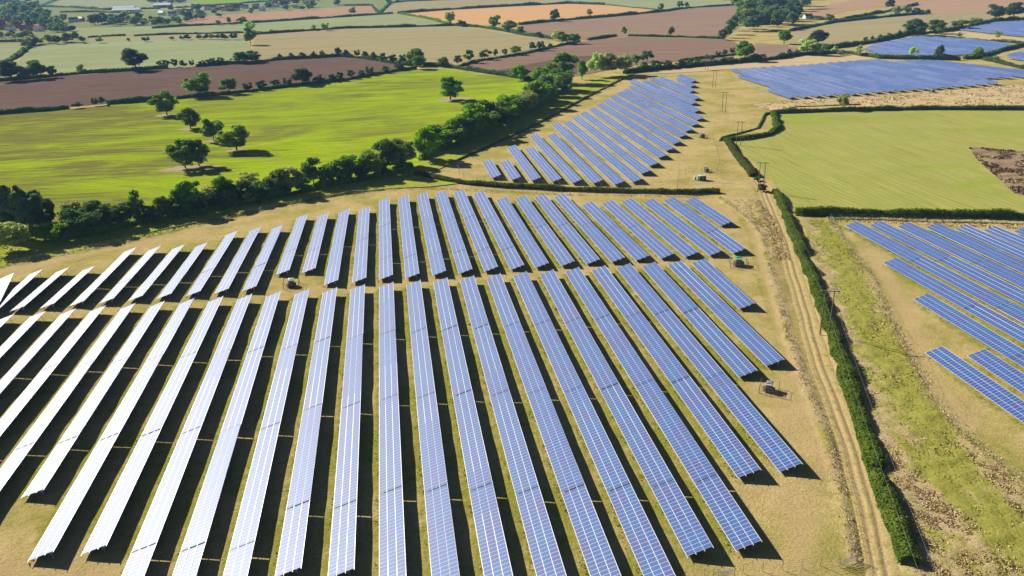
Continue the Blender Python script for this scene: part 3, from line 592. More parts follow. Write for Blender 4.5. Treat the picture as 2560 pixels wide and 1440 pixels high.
# individual trees: foot x, foot y, height, width (photo pixels), foliage, shape, label
TREES = [
 (418, 288, 58, 58, 'oak', 'dome', "dark oak at the upper left of the field oaks, touching the hedge"),
 (477, 321, 50, 54, 'oak', 'dome', "round oak below the upper left field oak"),
 (535, 353, 58, 54, 'oak', 'dome', "broken-topped oak left of the brightest field oak"),
 (592, 375, 63, 76, 'green', 'dome', "brightest green field oak with a visible trunk"),
 (464, 420, 70, 66, 'oak', 'dome', "left oak of the touching pair on bare earth"),
 (498, 414, 64, 62, 'oak', 'dome', "right oak of the touching pair on bare earth"),
 (1126, 249, 54, 66, 'oak', 'dome', "lone dark oak standing in the vivid green field"),
 (502, 240, 58, 66, 'green', 'dome', "tallest tree in the hedge above the field oaks"),
 (574, 234, 40, 42, 'oak', 'dome', "smaller tree right of the tallest hedge tree"),
 (757, 212, 43, 54, 'dark', 'dome', "dark round tree in the hedge below the ploughed field's right half"),
 (340, 176, 54, 66, 'dark', 'dome', "big dark oak on the upper edge of the ploughed field"),
 (600, 158, 30, 46, 'dark', 'bush', "dark broad thicket left part, above the ploughed field"),
 (632, 156, 28, 44, 'dark', 'bush', "dark broad thicket right part, above the ploughed field"),
 (627, 112, 42, 34, 'oak', 'dome', "tall green tree at the pale crop's right corner"),
 (625, 78, 26, 28, 'pale', 'dome', "pale tree just behind the tall tree at the crop corner"),
 (203, 182, 20, 20, 'olive', 'dome', "small lone round tree below the pale crop field"),
 (95, 196, 46, 54, 'dark', 'dome', "dark tree at the left end of the ploughed field's upper hedge"),
 (30, 202, 50, 60, 'dark', 'dome', "dark tree at the left picture edge above the ploughed field"),
 (130, 194, 30, 30, 'dark', 'bush', "low dark tree right of the left end clump"),
 (65, 200, 36, 40, 'blue', 'bush', "blueish bush between the two left end trees"),
 (250, 107, 16, 20, 'olive', 'dome', "small round tree at the left of the shrub line"),
 (1128, 61, 33, 32, 'olive', 'dome', "olive tree where the orange and tan fields meet"),
 (1152, 66, 16, 22, 'dark', 'bush', "dark round bush beside the olive corner tree"),
 (1236, 72, 33, 30, 'green', 'dome', "leaning green tree at the mauve field's left corner"),
 (1272, 79, 28, 42, 'green', 'dome', "broad green tree right of the leaning one"),
 (1302, 84, 18, 26, 'dark', 'bush', "dark shrub right of the broad green tree"),
 (1387, 53, 29, 28, 'dark', 'dome', "dark tree on the orange field's lower hedge"),
 (1474, 41, 18, 15, 'green', 'dome', "small tree right of the dark one on the orange field's hedge"),
 (1652, 28, 20, 18, 'oak', 'dome', "lone round tree at the right tip of the orange field"),
 (1700, 22, 20, 17, 'oak', 'dome', "round tree right of the orange field's tip"),
 (1716, 20, 15, 12, 'blue', 'dome', "small tree beside the round one at the top"),
 (1346, 94, 15, 20, 'dark', 'bush', "small dark bush at the tan field's right corner"),
 (1389, 101, 27, 26, 'pale', 'dome', "pale tree of the three tree clump between tan and brown fields"),
 (1406, 110, 32, 34, 'green', 'dome', "middle tree of the three tree clump between tan and brown fields"),
 (1434, 109, 26, 38, 'oak', 'dome', "wide tree of the three tree clump between tan and brown fields"),
 (1560, 89, 20, 15, 'oak', 'dome', "thin tree on the thin hedge under the mauve field"),
 (1677, 91, 22, 18, 'oak', 'dome', "lone tree right of the thin one under the mauve field"),
 (1330, 127, 23, 21, 'green', 'dome', "left of the two matching round trees by the tan field"),
 (1352, 126, 24, 21, 'oak', 'dome', "right of the two matching round trees by the tan field"),
 (1376, 121, 13, 16, 'oak', 'bush', "low bush right of the two matching round trees"),
 (1212, 149, 26, 30, 'green', 'dome', "spreading green tree in the tan field's lower hedge"),
 (1239, 143, 19, 13, 'oak', 'dome', "slim tree right of the spreading green tree"),
 (1261, 140, 20, 18, 'olive', 'dome', "olive tree in the row by the tan field's lower hedge"),
 (1290, 137, 21, 30, 'oak', 'bush', "bushy clump right of the olive tree"),
 (1172, 157, 33, 26, 'green', 'dome', "tree with a forked crown left of the spreading tree"),
 (1145, 163, 26, 22, 'oak', 'dome', "dark tree left of the forked one"),
 (1036, 163, 43, 52, 'green', 'dome', "large bright tree at the ploughed field's right tip"),
 (1047, 172, 32, 40, 'oak', 'bush', "bush in front of the large bright tree at the tip"),
 (1108, 167, 25, 34, 'oak', 'bush', "low tree right of the ploughed field's tip"),
 (1302, 200, 38, 50, 'green', 'dome', "green tree left of the giant one at the belt's top"),
 (1350, 212, 42, 52, 'green', 'bush', "light green tree at the foot of the giant belt tree"),
 (1408, 208, 73, 84, 'oak', 'bush', "giant domed tree at the top of the tree belt"),
 (1455, 198, 44, 34, 'green', 'tall', "narrow bright tree right of the giant one"),
 (1490, 192, 58, 40, 'pale', 'bush', "pale willow right of the belt's giant tree"),
 (1522, 190, 54, 58, 'olive', 'bush', "grey green willow in the middle of the willow clump"),
 (1556, 186, 50, 50, 'olive', 'bush', "right hand willow of the willow clump"),
 (1592, 164, 32, 32, 'oak', 'dome', "dark tree behind the willow clump"),
 (1618, 154, 29, 32, 'oak', 'dome', "round tree right of the dark one behind the willows"),
 (1862, 152, 48, 48, 'oak', 'dome', "tall dark tree above the triangular block's tip"),
 (1960, 110, 32, 38, 'oak', 'dome', "round tree right of the wood, on the brown field"),
 (2045, 112, 36, 56, 'dark', 'dome', "dark oak behind the yellow green tree"),
 (2018, 137, 38, 50, 'pale', 'dome', "yellow green tree in front of the dark oak"),
 (2046, 139, 32, 34, 'green', 'bush', "green bush right of the yellow green tree"),
 (2085, 135, 21, 19, 'pale', 'bush', "small light tree left of the far solar block"),
 (2100, 138, 14, 18, 'olive', 'bush', "low shrub beside the small light tree"),
 (2145, 140, 26, 19, 'pale', 'dome', "thin yellowish tree at the far solar block's corner"),
 (2283, 143, 25, 25, 'pale', 'dome', "pale thin tree left of the lone conifer"),
 (2348, 148, 35, 34, 'conifer', 'conifer', "lone dark conifer between two solar blocks"),
 (2442, 147, 28, 29, 'green', 'dome', "rounded fresh green tree right of the lone conifer"),
 (2413, 147, 12, 14, 'olive', 'bush', "small grey shrub left of the rounded green tree"),
 (2290, 88, 40, 62, 'dark', 'dome', "widest dark oak behind the far solar block"),
 (2338, 84, 32, 46, 'oak', 'dome', "oak right of the widest dark one"),
 (2345, 90, 24, 24, 'green', 'bush', "light bush in front of the far oaks"),
 (2396, 74, 26, 46, 'green', 'dome', "light green trees right of the far oaks"),
 (2436, 62, 18, 34, 'olive', 'bush', "olive bush on the hedge toward the top right"),
 (2487, 52, 38, 48, 'dark', 'dome', "left dark tree of the top right pair"),
 (2532, 46, 40, 54, 'dark', 'dome', "right dark tree of the top right pair"),
 (2225, 22, 24, 26, 'dark', 'dome', "dark tree on the pink field's hedge"),
 (2240, 37, 20, 28, 'olive', 'bush', "left olive bush in the row of three by the pink fields"),
 (2266, 36, 22, 30, 'olive', 'bush', "middle olive bush in the row of three by the pink fields"),
 (2292, 36, 18, 26, 'blue', 'bush', "right bush in the row of three by the pink fields"),
 (2318, 35, 12, 11, 'dark', 'dome', "tiny lone tree right of the three bushes"),
 (2074, 52, 17, 22, 'green', 'dome', "bright small tree by the red roofed house"),
 (2105, 274, 40, 34, 'olive', 'bush', "lone bushy tree in the hedge above the mown pasture"),
 (2492, 98, 19, 24, 'olive', 'sparse', "bare looking scrub tree between the far solar blocks"),
 (2398, 92, 10, 18, 'olive', 'bush', "low scrub left of the bare looking tree"),
 (1062, 398, 82, 72, 'green', 'dome', "biggest round tree where the belt meets the mid hedge"),
 (1905, 478, 20, 26, 'hedge', 'bush', "round bush at the foot of the second pole"),
 (1893, 452, 12, 20, 'hedge', 'bush', "small bush above the one at the second pole"),
 (546, 63, 13, 14, 'olive', 'bush', "left shrub on the pink field's lower hedge"),
 (573, 61, 18, 15, 'olive', 'dome', "middle tree on the pink field's lower hedge"),
 (605, 61, 21, 24, 'oak', 'dome', "right tree on the pink field's lower hedge"),
 (678, 83, 13, 13, 'pale', 'dome', "small pale tree on the tan field's upper hedge"),
 (785, 76, 13, 15, 'olive', 'sparse', "bare small tree on the tan field's upper hedge"),
 (812, 76, 21, 23, 'pale', 'dome', "larger pale tree right of the bare one on the hedge"),
 (883, 38, 20, 22, 'olive', 'dome', "pale tree on the pink field's right end"),
 (972, 10, 12, 16, 'dark', 'dome', "dark tree at the top between stubble fields"),
 (994, 8, 10, 8, 'dark', 'dome', "small dark tree right of the one at the top"),
 (2425, 372, 6, 8, 'dark', 'bush', "tiny bush at the bare patch's upper left corner"),
]
ALONE = ('lone', 'tiny', 'thin', 'slim', 'field oak', 'touching pair')
for t in TREES: tree(*t[:5], 'full' if t[5] == 'dome' and not any(w in t[6] for w in ALONE) else t[5], t[6])
def tree_line(items, fmt, group, name="tree", cat="tree"):
    for i, (px, py, h, w, mat, kind) in enumerate(items):
        tree(px, py, h, w, mat, kind, fmt % nth(i+1), group, name, cat)
BELT_L = [(30, 630, 72, 76, 'olive', 'bush'), (134, 606, 48, 62, 'green', 'bush'), (205, 592, 68, 78, 'dark', 'bush'), (250, 582, 72, 84, 'dark', 'bush'), (302, 570, 60, 60, 'dark', 'bush'), (188, 565, 60, 56, 'olive', 'dome'), (343, 552, 68, 44, 'green', 'tall'), (376, 556, 44, 44, 'dark', 'bush'), (410, 548, 54, 42, 'green', 'dome'), (440, 540, 44, 44, 'dark', 'bush'), (480, 534, 84, 66, 'oak', 'dome'), (520, 524, 56, 54, 'olive', 'sparse'), (560, 514, 66, 60, 'oak', 'tall'), (602, 508, 54, 56, 'dark', 'bush'), (650, 506, 48, 52, 'dark', 'bush'), (620, 480, 48, 50, 'olive', 'sparse'), (695, 490, 62, 50, 'green', 'dome'), (732, 484, 66, 58, 'olive', 'dome'), (785, 468, 66, 48, 'oak', 'tall'), (842, 460, 60, 62, 'oak', 'dome'), (885, 452, 62, 56, 'oak', 'dome'), (930, 444, 64, 60, 'green', 'dome'), (978, 432, 80, 72, 'oak', 'dome'), (1015, 418, 58, 50, 'olive', 'bush')]
tree_line([(x, y-3, h*1.04, w*1.2, m_, "bush" if k == "dome" else k) for x, y, h, w, m_, k in BELT_L], "%s tree from the left along the belt above the second block", "trees of the lower tree belt")
BELT_R = [(1100, 372, 52, 56, 'green', 'bush'), (1128, 362, 60, 60, 'green', 'dome'), (1152, 352, 64, 56, 'oak', 'dome'), (1180, 342, 68, 60, 'green', 'dome'), (1206, 332, 62, 58, 'oak', 'dome'), (1232, 318, 62, 58, 'oak', 'dome'), (1258, 306, 58, 56, 'green', 'dome'), (1284, 292, 58, 54, 'oak', 'dome'), (1310, 280, 52, 52, 'olive', 'dome'), (1332, 268, 52, 52, 'green', 'dome'), (1356, 254, 54, 54, 'oak', 'dome'), (1378, 240, 46, 50, 'green', 'dome'), (1400, 226, 44, 50, 'oak', 'bush')]
tree_line([(x+rt_.uniform(-7, 7), y, h*rt_.uniform(0.9, 1.25), w*1.4, m_, "bush") for x, y, h, w, m_, k in BELT_R], "%s tree of the diagonal belt, counting up from its biggest round tree", "trees of the diagonal tree belt")
FILL = []
for L_, kx in ((BELT_L[6:], 1.0), (BELT_R, 1.15)):
    for (x1, y1, h1, w1, m1, k1), (x2, y2, h2, w2, m2, k2) in zip(L_[:-1], L_[1:]):
        FILL.append(((x1+x2)/2+rt_.uniform(-5, 5), (y1+y2)/2+rt_.uniform(-1, 4), (h1+h2)/2*rt_.uniform(0.5, 0.75)*kx, 44*kx, rt_.choice(['oak', 'green', 'olive', 'dark', 'oak']), 'bush'))
tree_line(FILL, "%s filling shrub from the left, between the belt trees", "shrubs filling the tree belts", "shrub", "shrub")
DARKW = [(8, 585, 105, 60, 'conifer', 'tall'), (40, 590, 112, 58, 'conifer', 'tall'), (72, 592, 112, 56, 'conifer', 'tall'), (104, 584, 96, 54, 'dark', 'tall'), (130, 570, 80, 46, 'dark', 'tall'), (24, 560, 92, 60, 'conifer', 'tall'), (62, 562, 96, 58, 'conifer', 'tall'), (98, 556, 78, 50, 'conifer', 'tall'), (-20, 575, 100, 60, 'conifer', 'tall')]
tree_line(DARKW, "dark pine of the copse at the left edge, %s counted through the copse", "dark pines of the left copse", "pine_tree", "pine")
SHRUB = [(322, 104, 9, 9), (365, 104, 12, 24), (430, 100, 9, 14), (455, 99, 10, 12), (471, 99, 13, 19), (498, 98, 12, 17), (515, 98, 14, 16), (530, 98, 13, 14), (545, 98, 13, 16), (561, 99, 15, 22), (585, 99, 18, 22)]
tree_line([(x, y, h, w, 'dark', 'bush') for x, y, h, w in SHRUB], "%s shrub from the left in the line on the tan strip", "shrubs on the tan strip", "shrub", "shrub")
HT = [(400, 167, 16, 13), (416, 169, 20, 20), (437, 168, 20, 20), (460, 168, 18, 18), (480, 166, 16, 15), (506, 165, 14, 20), (530, 163, 18, 24), (552, 161, 18, 22), (700, 148, 14, 16), (728, 147, 16, 16), (755, 145, 15, 22), (785, 144, 16, 16), (806, 142, 16, 16), (845, 140, 22, 22), (868, 142, 18, 18), (893, 142, 17, 18), (915, 146, 18, 18), (938, 150, 20, 20), (962, 154, 22, 22), (985, 158, 22, 24), (1008, 160, 24, 24)]
tree_line([(x, y, h, w, 'dark', 'bush') for x, y, h, w in HT], "%s bush right of the big oak above the ploughed field", "bushes on the ploughed field's upper hedge", "bush", "bush")
HB = [(195, 270, 16, 24), (238, 264, 20, 18), (255, 262, 22, 20), (620, 228, 22, 30), (655, 224, 24, 30), (690, 218, 20, 26), (720, 216, 22, 26), (800, 208, 22, 28), (830, 204, 20, 24), (850, 202, 22, 22), (878, 196, 22, 22), (905, 192, 18, 22), (925, 188, 22, 24), (965, 182, 18, 22), (1000, 176, 18, 24)]
tree_line([(x, y, h, w, 'dark', 'bush') for x, y, h, w in HB], "%s bush from the left on the hedge under the ploughed field", "bushes on the hedge under the ploughed field", "bush", "bush")
# the wood right of the top centre
rw = random.Random(5); wood = []
WPOLY = [(1868, 112), (1858, 62), (1836, 4), (1985, -8), (2012, 12), (2000, 46), (1965, 80), (1935, 112)]
cand = [(1838+17.5*i+rw.uniform(-6, 6), 2+12.5*j+rw.uniform(-4, 4)) for j in range(9) for i in range(11)]
for x, y in cand:
    if inside(np.array([x]), np.array([y]), WPOLY)[0]: wood.append((x, y+10, rw.uniform(30, 42), rw.uniform(30, 44), rw.choice(['blue', 'oak', 'dark', 'blue', 'olive', 'green']), 'bush'))
wood.sort(key=lambda q: (round(q[1]/14), q[0]))
tree_line(wood[:52], "tree of the wood at the top, %s counted from its back left", "trees of the wood at the top")
SPUR = [(1808, 100, 28, 24), (1818, 94, 32, 26), (1826, 86, 36, 28), (1834, 76, 36, 26), (1840, 64, 34, 24), (1846, 54, 28, 22), (1888, 44, 16, 22), (1870, 52, 18, 24)]
tree_line([(x, y, h, w, 'oak', 'bush') for x, y, h, w in SPUR], "%s tree up the narrow spur left of the wood", "trees of the narrow spur left of the wood")
BLK = [(2180, 102, 13, 12), (2165, 106, 14, 14), (2200, 100, 14, 18), (2222, 96, 14, 16), (2244, 94, 18, 18), (1805, 160, 16, 22), (1825, 158, 16, 22), (1780, 150, 13, 16), (1765, 148, 12, 14), (1795, 142, 14, 16), (1810, 138, 14, 16), (1830, 135, 16, 16), (1725, 165, 20, 24), (1700, 168, 20, 28), (1670, 170, 20, 26), (1640, 172, 22, 28), (1610, 176, 22, 28), (1745, 160, 14, 20), (1890, 150, 16, 22), (1905, 148, 14, 22), (1955, 142, 12, 14), (1975, 138, 16, 16), (1992, 136, 14, 16)]
tree_line([(x, y, h, w, 'dark', 'bush') for x, y, h, w in BLK], "dark bush beyond the triangular block, %s in this scatter", "dark bushes near the far solar blocks", "bush", "bush")
# village trees, far left
HS = [(10, 74, 'r', 't'), (27, 76, 'w', 't'), (44, 70, 'r', 't'), (62, 76, 'r', 't'), (78, 77, 'r', 't'), (98, 78, 'w', 't'), (112, 74, 'r', 't'), (185, 55, 'w', 's'), (203, 53, 'r', 's'), (405, 38, 'w', 's'), (432, 40, 'w', 's'), (448, 36, 'w', 't'), (474, 33, 'w', 't'), (520, 25, 'w', 't'), (534, 24, 'w', 's'), (548, 25, 'r', 't'), (562, 27, 'w', 't'), (577, 28, 'r', 't'), (592, 26, 'w', 't'), (602, 19, 'w', 's'), (615, 21, 'w', 's'), (640, 22, 'r', 's'), (656, 27, 'w', 's'), (690, 18, 'w', 't'), (5, 60, 'r', 't')]
def hides_house(x, y): return any(abs(x-h[0]) < 9 and -1 < y-h[1] < 13 for h in HS)
VT = []
rv = random.Random(9)
def along(pts, n, h, w, spread):
    segs = list(zip(pts[:-1], pts[1:]))
    for i in range(n):
        t = (i+rv.random()*0.7)/n*len(segs); k = min(int(t), len(segs)-1); f = t-k; (a, b), (c, d) = segs[k]
        VT.append((a+(c-a)*f, b+(d-b)*f+rv.uniform(-spread, spread), h*rv.uniform(0.7, 1.25), w*rv.uniform(0.75, 1.3), rv.choice(['blue', 'blue', 'dark', 'olive']), 'dome'))
along([(0, 46), (60, 46), (95, 32)], 12, 26, 30, 7); along([(-10, 24), (40, 20), (80, 22)], 8, 20, 30, 8)
along([(20, 62), (110, 66), (165, 70)], 11, 24, 26, 5); along([(0, 92), (60, 96), (80, 92)], 7, 14, 20, 4)
along([(60, 122), (90, 110), (150, 108), (215, 106)], 13, 22, 26, 3); along([(230, 60), (300, 58), (375, 60)], 11, 22, 26, 3)
along([(380, 66), (440, 52), (520, 32)], 12, 18, 24, 6); along([(420, 30), (520, 26), (640, 24), (800, 16)], 20, 14, 22, 5)
along([(640, 16), (760, 10), (800, 8)], 8, 13, 24, 4); along([(375, 6), (460, 8)], 6, 10, 20, 2); along([(140, 80), (170, 78), (190, 74)], 4, 14, 22, 2)
VT = [q for q in VT if not hides_house(q[0], q[1])]; VT.sort(key=lambda q: q[0])
for i, q in enumerate(VT):
    tree(*q, "blueish tree around the village, %s from the left edge" % (nth(i+1) if i < 69 else nth(i-68)+" past the middle"), "trees around the far village")

def woodland(polys, label, seed):
    rng = np.random.default_rng(seed); V = []; F = []; off = 0
    ms = proto('dome', 'blue', True)
    raw = []
    for me in ms:
        v = np.zeros(len(me.vertices)*3, np.float32); me.vertices.foreach_get("co", v); raw.append(v.reshape(-1, 3))
    for poly, n, hpx, wpx in polys:
        xs = [p[0] for p in poly]; ys = [p[1] for p in poly]; k = 0
        while k < n:
            x = rng.uniform(min(xs), max(xs)); y = rng.uniform(min(ys), max(ys))
            if not inside(np.array([x]), np.array([y]), poly)[0]: continue
            k += 1
            if hides_house(x, y): continue
            p = at(x, y); q = mpp(p); v = raw[rng.integers(len(raw))]; a = rng.uniform(0, 6.28); w_ = wpx*q*rng.uniform(0.8, 1.3); h_ = hpx*q*rng.uniform(0.75, 1.2)
            c, s_ = cos(a), sin(a); V.append(np.stack([(v[:, 0]*c-v[:, 1]*s_)*w_+p.x, (v[:, 0]*s_+v[:, 1]*c)*w_+p.y, v[:, 2]*h_], 1)); F.append(np.arange(len(v)).reshape(-1, 4)+off); off += len(v)
    me = mesh_np("woodland", np.concatenate(V), np.concatenate(F), [LEAF['blue']]); tag(obj("woodland", me), label, None, kind='stuff')
woodland([([(-40, 62), (-40, 22), (30, 12), (70, 22), (100, 34), (130, 48), (168, 60), (150, 70), (60, 58)], 46, 24, 30), ([(-20, 96), (60, 92), (150, 80), (170, 72), (120, 70), (110, 84), (-20, 88)], 14, 16, 24),
          ([(372, 9), (380, 1), (460, 0), (470, 9)], 12, 9, 18), ([(380, 62), (520, 34), (640, 26), (800, 14), (860, 10), (860, 18), (640, 34), (520, 46), (430, 64)], 36, 13, 20), ([(230, 62), (300, 55), (390, 58), (380, 66), (240, 66)], 12, 22, 26)], "blueish woodland wrapping the far village and its hillside", 77)
woodland([([(1850, 6), (1860, -14), (2010, -18), (2200, -16), (2200, -4), (2020, 2), (1900, 10)], 34, 16, 30)], "dark woodland behind the top wood at the picture edge", 78)

# ------------------------------------------------------------------ hedges
def hedge(px, ht, wd, mat, label, leaf=0.22, dens=1.6, cap=26000, wob=0.3, ragged=0.35):
    pts = resample(poly_w(px), max(1.2, leaf*4)); n = len(pts); rng = np.random.default_rng(abs(int(px[0][0]*7+px[0][1]))+1)
    P = np.array([(p.x, p.y) for p in pts]); T = np.gradient(P, axis=0); T /= np.linalg.norm(T, axis=1)[:, None]+1e-9; N = np.stack([T[:, 1], -T[:, 0]], 1)
    s = np.arange(n)*1.0; hh = ht*(1+ragged*(vnoise(s, s*0, 3.1, 5)-0.5)+ragged*0.8*(vnoise(s, s*0, 9.0, 6)-0.5)); ww = wd/2*(1+wob*(vnoise(s, s*0, 4.0, 7)-0.5))
    off = (vnoise(s, s*0, 7.0, 8)-0.5)*wd*0.25; P = P+N*off[:, None]
    prof = [(-0.82, 0.0), (-0.95, 0.4), (-0.78, 0.8), (-0.35, 0.95), (0.35, 0.95), (0.78, 0.8), (0.95, 0.4), (0.82, 0.0)]; k = len(prof); vs = np.zeros((n, k, 3))
    for j, (a, b) in enumerate(prof):
        jit = rng.normal(0, 0.05, n)
        vs[:, j, :2] = P+N*((a*0.86+jit)*ww)[:, None]; vs[:, j, 2] = b*0.92*hh
    fs = [(i*k+j, i*k+j+1, (i+1)*k+j+1, (i+1)*k+j) for i in range(n-1) for j in range(k-1)]
    L = np.linalg.norm(np.diff(P, axis=0), axis=1).sum(); cnt = int(min(cap, L*(2*ht+wd)/(leaf*leaf*2.2)*dens))
    q = rng.uniform(0, n-1.001, cnt); i0 = q.astype(int); f = (q-i0)[:, None]
    base = P[i0]*(1-f)+P[i0+1]*f; nn = N[i0]; h1 = hh[i0]*(1-f[:, 0])+hh[i0+1]*f[:, 0]; w1 = ww[i0]*(1-f[:, 0])+ww[i0+1]*f[:, 0]
    a = rng.uniform(-0.35, pi+0.35, cnt); ca, sa = np.cos(a), np.sin(a); se = 0.75
    cx = np.sign(ca)*np.abs(ca)**se*rng.uniform(0.86, 1.06, cnt); cz = np.clip(np.sign(sa)*np.abs(sa)**se*rng.uniform(0.86, 1.08, cnt), 0.03, 1.2)
    low = rng.random(cnt) < 0.3; cz = np.where(low, rng.uniform(0.03, 0.75, cnt), cz); cx = np.where(low, np.sign(ca)*rng.uniform(0.85, 1.05, cnt), cx)
    pos = np.concatenate([base+nn*(cx*w1)[:, None], (cz*h1)[:, None]], 1)
    nr = np.concatenate([nn*ca[:, None], np.abs(sa)[:, None]], 1)*0.8+rng.normal(size=(cnt, 3))*0.45; nr /= np.linalg.norm(nr, axis=1)[:, None]
    v2, f2 = quads(pos, nr, leaf*rng.uniform(0.6, 1.4, cnt), rng)
    me = mesh_np("hedge", np.concatenate([vs.reshape(-1, 3), v2]), np.concatenate([np.array(fs), f2+n*k]), [LEAF[mat]])
    return tag(obj("hedge", me, None, (0, 0, -0.28)), label, "hedge")
hedge(HEDGE_PX, 2.4, 3.6, 'hedge', "long clipped hedge running along the earth track", 0.18, 1.5, 60000, 0.55, 0.55)
hedge([(1815, 352), (1840, 388), (1870, 424), (1884, 442)], 2.6, 3.2, 'hedge', "hedge stretch between pasture corner and second pole", 0.24)
hedge([(1815, 352), (1862, 349), (1922, 338), (1944, 322), (1932, 284)], 2.6, 3.6, 'hedge', "stepped hedge at the mown pasture's upper left corner", 0.26)
hedge([(1932, 284), (2100, 278), (2300, 274), (2720, 275)], 3.0, 3.2, 'hedge', "straight hedge along the mown pasture's far side", 0.3, 1.4)
hedge([(1988, 536), (2200, 540), (2560, 547), (2720, 552)], 3.5, 3.4, 'hedge', "tall dark hedge along the mown pasture's near side", 0.26, 1.4)
hedge([(1040, 435), (1090, 447), (1160, 458), (1250, 466), (1400, 474), (1560, 481), (1700, 484), (1798, 482)], 2.2, 3.2, 'hedge', "low dark hedge between the second and triangular blocks", 0.24, 1.4)
FARH = [
 ([(372, 582), (440, 569), (560, 544), (700, 512), (800, 494), (880, 481), (960, 473)], 0.8, "low bank of dry weeds along the fence behind the second block"),
 ([(1142, 401), (1220, 366), (1300, 330), (1380, 290), (1460, 246), (1560, 195)], 0.9, "low dark weedy line along the triangular block's upper fence"),
 ([(1800, 352), (1806, 344), (1840, 336), (1895, 320), (1906, 300), (1912, 286), (1990, 268), (2150, 262)], 0.9, "low dark ditch growth outside the stepped hedge"),
 ([(2075, 548), (2300, 554), (2560, 562), (2660, 566)], 0.9, "low dry weeds along the fence under the tall dark hedge"),
 ([(150, 598), (250, 585), (330, 562), (420, 547), (520, 524), (620, 505), (720, 486), (840, 462), (940, 444), (1030, 420)], 3.0, "dark undergrowth hedge at the foot of the lower tree belt"),
 ([(1050, 400), (1110, 372), (1180, 344), (1250, 312), (1320, 276), (1380, 242), (1425, 222)], 4.0, "dark undergrowth hedge at the foot of the diagonal tree belt"),
 ([(-20, 287), (60, 280), (130, 276), (172, 270)], 3.2, "ragged hedge under the ploughed field, left part"),
 ([(268, 260), (320, 257), (388, 250)], 3.6, "dense hedge under the ploughed field, middle part"),
 ([(440, 247), (560, 236), (680, 222), (860, 201), (990, 178), (1040, 172)], 2.6, "long hedge under the ploughed field, right part"),
 ([(-40, 206), (60, 198), (200, 184), (340, 176), (420, 170)], 3.2, "hedge above the ploughed field, left part"),
 ([(490, 167), (560, 161), (640, 157), (690, 150), (780, 145), (850, 141), (910, 146), (1000, 162), (1036, 165)], 3.2, "hedge above the ploughed field, right part"),
 ([(1060, 163), (1120, 168), (1200, 180), (1280, 192), (1350, 206)], 3.4, "hedge between the vivid field and the brown field"),
 ([(335, 90), (430, 86), (610, 82)], 2.6, "thin hedge above the tan strip"),
 ([(220, 94), (280, 90), (316, 89)], 2.4, "short thin hedge left of the tan strip"),
 ([(640, 86), (860, 71), (1000, 68), (1135, 64)], 3.4, "hedge along the tan stubble field's upper edge"),
 ([(380, 71), (450, 66), (620, 58), (860, 42), (982, 34)], 3.6, "hedge along the pink field's lower edge"),
 ([(994, 34), (1100, 26), (1250, 17), (1420, 9), (1510, 12)], 5.0, "hedge along the orange field's upper edge"),
 ([(1298, 62), (1410, 51), (1520, 42), (1660, 29)], 4.2, "hedge along the orange field's lower edge"),
 ([(1515, 12), (1580, 19), (1648, 25)], 1.8, "faint hedge right of the orange field"),
 ([(1655, 29), (1720, 20), (1842, 13)], 3.2, "hedge from the orange field's tip to the wood"),
 ([(1130, 64), (1200, 68), (1262, 78), (1310, 88), (1380, 97)], 3.6, "hedge between the tan and mauve fields"),
 ([(1000, 35), (1060, 45), (1125, 61)], 3.6, "light hedge left of the orange field"),
 ([(1470, 100), (1500, 96), (1540, 90)], 3.0, "left piece of the hedge under the mauve field"),
 ([(1572, 90), (1640, 92), (1700, 93), (1812, 97)], 2.6, "right piece of the hedge under the mauve field"),
 ([(1150, 166), (1200, 152), (1300, 137), (1340, 128), (1400, 114), (1450, 104)], 2.2, "hedge between the tan and brown fields"),
 ([(1560, 184), (1640, 174), (1740, 166), (1860, 156), (1940, 148), (2000, 138)], 4.0, "hedge behind the triangular solar block"),
 ([(1700, 152), (1760, 146), (1850, 135)], 2.2, "small hedge on the brown field by the poles"),
 ([(1990, 42), (2090, 52), (2235, 26), (2294, 11)], 3.4, "hedge above the thin green strip"),
 ([(1975, 78), (2080, 57), (2200, 44), (2325, 33)], 3.4, "hedge below the thin green strip"),
 ([(2060, 123), (2100, 118), (2180, 106), (2262, 88), (2340, 82), (2420, 70), (2490, 54), (2600, 46)], 4.0, "hedge behind the far solar block"),
 ([(2000, 138), (2110, 133), (2200, 146), (2350, 149), (2400, 150)], 3.4, "hedge between the far and wide solar blocks"),
 ([(2408, 148), (2445, 146), (2500, 128), (2560, 113), (2640, 100)], 3.0, "hedge climbing along the far block's right side"),
 ([(2445, 146), (2500, 158), (2560, 172), (2640, 186)], 3.0, "hedge along the wide block's right side"),
 ([(2280, 92), (2400, 98), (2480, 104), (2640, 116)], 2.6, "hedge between the far and farthest blocks"),
 ([(-20, 172), (14, 158), (45, 140), (75, 116), (84, 112)], 4.0, "hedge left of the wide pale crop"),
 ([(97, 17), (130, 4), (165, -6)], 4.0, "hedge climbing the hill pasture"),
 ([(97, 17), (180, 19), (265, 25), (400, 22)], 5.0, "hedge across the hill pasture"),
 ([(150, 31), (235, 30), (345, 34)], 4.0, "hedge behind the small green meadow"),
 ([(440, 20), (520, 15), (650, 5), (760, 0)], 4.0, "hedge below the vivid top pasture"),
 ([(-20, 105), (40, 104), (60, 104)], 3.2, "hedge behind the small left crop"),
 ([(860, 14), (930, 14), (948, 36)], 3.6, "hedge at the pink field's right end"),
 ([(948, 34), (975, 8), (1010, 4), (1160, -2)], 3.6, "hedge behind the pale stubble field"),
]
